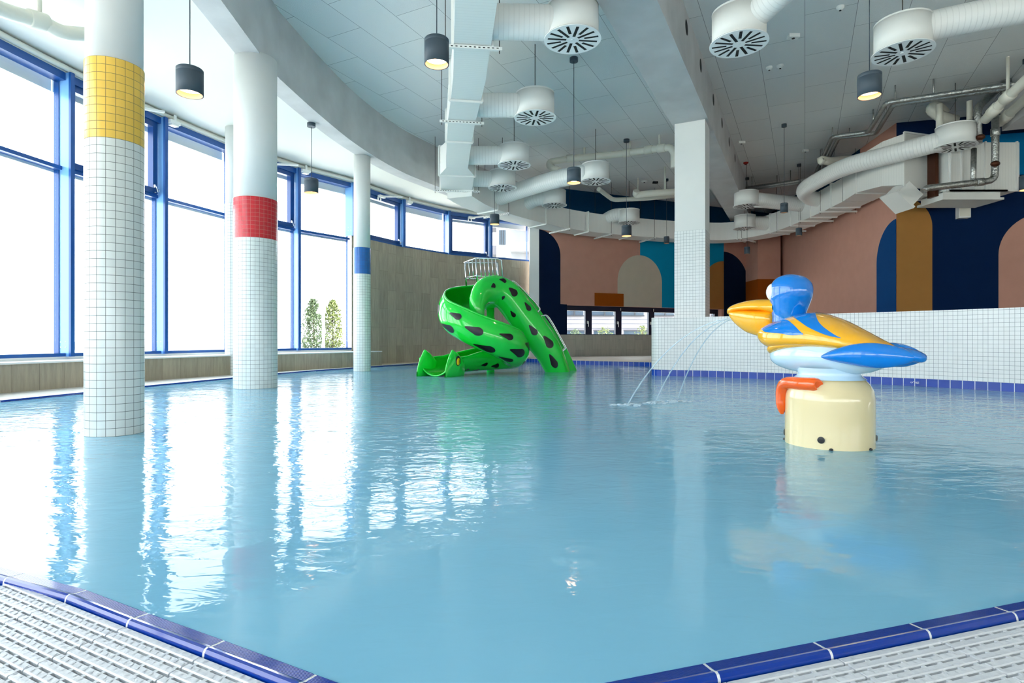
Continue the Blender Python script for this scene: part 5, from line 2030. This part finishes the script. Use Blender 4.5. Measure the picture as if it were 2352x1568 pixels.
# bill and pouch
mb = MB()
loft(mb, [(0.30, 0.80, 0.085, 0.05, 0.05), (0.36, 0.802, 0.092, 0.052, 0.03), (0.43, 0.806, 0.09, 0.052, 0.022), (0.50, 0.808, 0.08, 0.048, 0.02), (0.57, 0.806, 0.064, 0.040, 0.018), (0.62, 0.802, 0.048, 0.032, 0.018), (0.655, 0.796, 0.03, 0.024, 0.02), (0.672, 0.79, 0.014, 0.014, 0.016), (0.678, 0.786, 0.0, 0, 0)], 0)
mb.build('upper_bill', 'bird_yellow', bird)
mb = MB()
loft(mb, [(0.318, 0.73, 0.0, 0, 0), (0.322, 0.73, 0.05, 0.04, 0.06), (0.35, 0.735, 0.082, 0.05, 0.095), (0.41, 0.745, 0.092, 0.042, 0.127), (0.47, 0.755, 0.086, 0.036, 0.125), (0.53, 0.765, 0.075, 0.03, 0.115), (0.59, 0.772, 0.060, 0.022, 0.082), (0.63, 0.775, 0.042, 0.016, 0.05), (0.652, 0.776, 0.024, 0.01, 0.024), (0.662, 0.776, 0, 0, 0)], 0)
mb.build('pouch', 'bird_yellow', bird)
# feet
for sgn in (1, -1):
    mb = MB()
    pts = catmull([bl(-0.055, sgn * 0.205, 0.352), bl(-0.04, sgn * 0.203, 0.353), bl(0.05, sgn * 0.205, 0.352), bl(0.12, sgn * 0.188, 0.352), bl(0.17, sgn * 0.165, 0.34), bl(0.197, sgn * 0.150, 0.30), bl(0.203, sgn * 0.145, 0.24), bl(0.20, sgn * 0.147, 0.19), bl(0.195, sgn * 0.149, 0.16)], 6)
    n_ = len(pts)
    rr_ = [0.002 + 0.038 * min(1, (i / 7) ** 0.5 if i else 0) * (1 - 0.35 * i / n_) * (1 if i < n_ - 10 else max(0.12, (n_ - 1 - i) / 10) ** 0.6) for i in range(n_)]
    mb.tube(pts, rr_, 20)
    mb.build('foot', 'bird_orange', bird)
# water jets and splash
S0 = PC + HV * 0.655 + Vector((0, 0, 0.745))
ends = [((1.06, 5.28), 'leftmost thin arc of water falling from the pelican bill', -0.02), ((1.36, 5.46), 'middle thin arc of water falling from the pelican bill', 0.0), ((1.60, 5.58), 'rightmost thin arc of water falling from the pelican bill', 0.02)]
for (ex, ey_), lab, dx in ends:
    s0 = S0 + Vector((dx, 0, 0.0))
    e = Vector((ex, ey_, 0))
    pts = []
    for k in range(25):
        t = k / 24
        p = s0.lerp(Vector((ex, ey_, 0)), t)
        b_c = 0.62; a_c = b_c - s0.z
        p.z = s0.z + a_c * t - b_c * t * t
        pts.append(p - s0)
    mb = MB(); mb.tube(pts, [0.0035 + 0.003 * (i / 24) for i in range(25)], 8)
    o = mb.build('water_jet', 'jet_water'); o.location = s0
    tag(o, lab, 'water jet', 'thin water jets from the bill')
    mb = MB()
    for k in range(60):
        a = random.uniform(0, 2 * math.pi); r_ = 0.15 * random.random() ** 1.3
        mb.ellipsoid((r_ * math.cos(a), r_ * math.sin(a) * 0.8, 0.002), (random.uniform(0.008, 0.028), random.uniform(0.005, 0.015), 0.005 + 0.012 * (1 - r_ / 0.2) * random.random()), 0, 8, 5)
    sp_ = mb.build('splash', 'jet_water'); sp_.location = e
    tag(sp_, 'white splash where the %s' % lab.replace('falling from the pelican bill', 'meets the water').replace(' thin', ''), 'splash', kind='stuff')

# ================================================================== OUTSIDE
mb = MB()
mb.quad([(-90, -40, -0.9), (90, -40, -0.9), (90, 85, -0.9), (-90, 85, -0.9)], 0)
struct(mb.build('terrain_beach', 'sand'))
mb = MB()
mb.quad([(-480, -200, -1.2), (480, -200, -1.2), (480, 520, -1.2), (-480, 520, -1.2)], 0)
struct(mb.build('sea', 'sea'))


def tree(px, ptop, Y, w, h, label, mleaf, n=900, name='tree', trunk=True, seed=1):
    rnd = random.Random(seed)
    X = (px - CX) / F_PX * Y
    ztop = EYE + (CY - ptop) / F_PX * Y
    zb_ = ztop - h
    root = empty(name, (X, Y, zb_))
    tag(root, label, name.replace('_', ' '))
    mb = MB()
    for k in range(n):
        t = rnd.random() ** 0.8
        prof_ = math.sin(math.pi * min(1, 0.12 + 0.88 * t)) ** 0.55 if t < 0.97 else 0.25
        a = rnd.uniform(0, 2 * math.pi); r_ = w * prof_ * math.sqrt(rnd.random()) * rnd.uniform(0.75, 1.1)
        c = Vector((r_ * math.cos(a), r_ * math.sin(a), h * (0.12 + 0.88 * t)))
        for q in range(3):
            c2 = c + Vector([rnd.uniform(-0.12, 0.12) for _ in range(3)]) * (w * 0.9)
            d1 = Vector([rnd.uniform(-1, 1) for _ in range(3)]).normalized(); d2_ = Vector([rnd.uniform(-1, 1) for _ in range(3)]).normalized()
            s_ = rnd.uniform(0.04, 0.09) * max(w, 0.7)
            mb.quad([c2 - d1 * s_, c2 - d2_ * s_ * 0.6, c2 + d1 * s_, c2 + d2_ * s_ * 0.6], 0)
    mb.build('foliage', mleaf, root)
    mb = MB(); mb.tube([(0, 0, -0.6), (0.02, 0, h * 0.4), (0, 0, h * 0.8)], [0.08 * w + 0.03, 0.06 * w, 0.02], 8)
    mb.build('trunk', 'bark', root)
    return root


tree(720, 688, 24, 0.50, 3.0, 'left of two pale green trees outside the window beside the blue banded column', 'leaf', 1500, seed=2)
tree(764, 690, 25.2, 0.50, 3.0, 'right and yellower of two trees outside the window beside the blue banded column', 'leaf_yellow', 1500, seed=3)
for (px_, pt_, Y_, lab) in ((743, 716, 19, 'white lamp post outside in front of the two pale trees'), (411, 743, 40, 'faint white lamp post outside by the sea, between the first two columns')):
    X = (px_ - CX) / F_PX * Y_; zt_ = EYE + (CY - pt_) / F_PX * Y_
    root = empty('lamp_post', (X, Y_, -0.9)); tag(root, lab, 'lamp post', 'lamp posts outside')
    mb = MB(); mb.tube([(0, 0, 0), (0, 0, zt_ + 0.9)], 0.05, 10); mb.build('pole', 'post_white', root)
    mb = MB(); mb.lathe((-0.08, 0), [(0.0, zt_ + 1.15), (0.05, zt_ + 1.10), (0.17, zt_ + 0.86), (0.0, zt_ + 0.86)], 16); mb.build('lamp_head', 'post_white', root)

# tower block seen through the last high window
tb_ = empty('apartment_tower', (2.5, 62, -0.9))
tag(tb_, 'white apartment tower with balconies seen through the last high window', 'building')
mb = MB(); mb.box((-4.2, 0, 0), (9.0, 12, 30)); mb.build('wall', 'exterior_white', tb_)
for fl in range(9):
    z = 9.9 + (fl - 1) * 2.95 + 0.9 - 2.0
    for (x, w_) in ((-3.9, 0.7), (-0.15, 1.8), (3.5, 1.6)):
        mb = MB(); mb.box((x, -0.06, z), (x + w_, 0.05, z + 1.55)); wn = mb.build('window', 'exterior_glass', tb_)
        mb = MB()
        for k in (0.33, 0.66):
            mb.box((x + w_ * k - 0.03, -0.1, z), (x + w_ * k + 0.03, -0.05, z + 1.55))
        mb.build('mullion', 'exterior_frame', wn)
    for x in (-2.6, 1.4, 5.4):
        mb = MB(); mb.box((x, -1.3, z - 0.9), (x + 2.9, 0, z - 0.75)); mb.box((x, -1.3, z - 0.75), (x + 2.9, -1.22, z + 0.1)); mb.build('balcony', 'exterior_white', tb_)
    mb = MB(); mb.box((-5.4, 1.0, z - 0.9), (-4.2, 4.0, z + 0.1)); mb.build('balcony', 'exterior_panel', tb_)
rb2 = empty('low_building', (0.5, 40, -0.9))
tag(rb2, 'low building with a blue roof edge in front of the white tower', 'building')
mb = MB(); mb.box((-2.2, 0, 0), (1.6, 6, 5.7)); mb.build('wall', 'exterior_panel', rb2)
mb = MB(); mb.box((-2.4, -0.4, 6.1), (1.8, 6, 7.0)); mb.box((-2.4, -0.4, 5.7), (1.8, 6, 5.85)); mb.build('roof', 'roof_blue', rb2)
mb = MB()
for x in (-1.6, 0.2):
    mb.box((x, -0.05, 4.2), (x + 1.1, 0.0, 5.6))
mb.build('window', 'exterior_glass', rb2)

# pale office facade beyond the low windows
of = empty('office_building', (6.5, 40, -0.9))
tag(of, 'pale panelled building opposite, seen through the low windows', 'building')
mb = MB()
mb.box((-3.2, 0, 0), (16, 8, 6.5))
for z in (2.3, 2.6, 2.9):
    mb.box((-3.2, -0.02, z), (16, 0.0, z + 0.012), 1)
mb.build('wall', ['exterior_panel', 'exterior_glass'], of)
for k in range(9):
    x = -3.1 + k * 2.1
    mb = MB(); mb.box((x, -0.06, 3.2), (x + 1.55, 0, 4.3)); wn = mb.build('window', 'exterior_glass', of)
    mb = MB(); mb.box((x - 0.05, -0.1, 3.12), (x + 1.6, -0.05, 3.2)); mb.box((x + 0.9, -0.1, 3.2), (x + 0.98, -0.05, 4.3)); mb.build('window_frame', 'exterior_frame', wn)
    mb = MB(); mb.box((x + 0.2, -0.06, 0.8), (x + 1.9, 0, 2.1)); wn = mb.build('window', 'exterior_glass', of)
    mb = MB(); mb.box((x + 0.15, -0.1, 2.1), (x + 1.95, -0.05, 2.16)); mb.build('window_frame', 'exterior_frame', wn)
tree(1322, 757, 30, 0.45, 1.2, 'green shrub outside the leftmost low window', 'leaf', 160, 'shrub', seed=5)
tree(1388, 753, 30, 0.6, 1.3, 'pale yellow shrub outside the second low window', 'leaf_yellow', 200, 'shrub', seed=6)
tree(1476, 748, 30, 0.5, 1.4, 'yellow shrub outside the third low window', 'leaf_yellow', 200, 'shrub', seed=7)
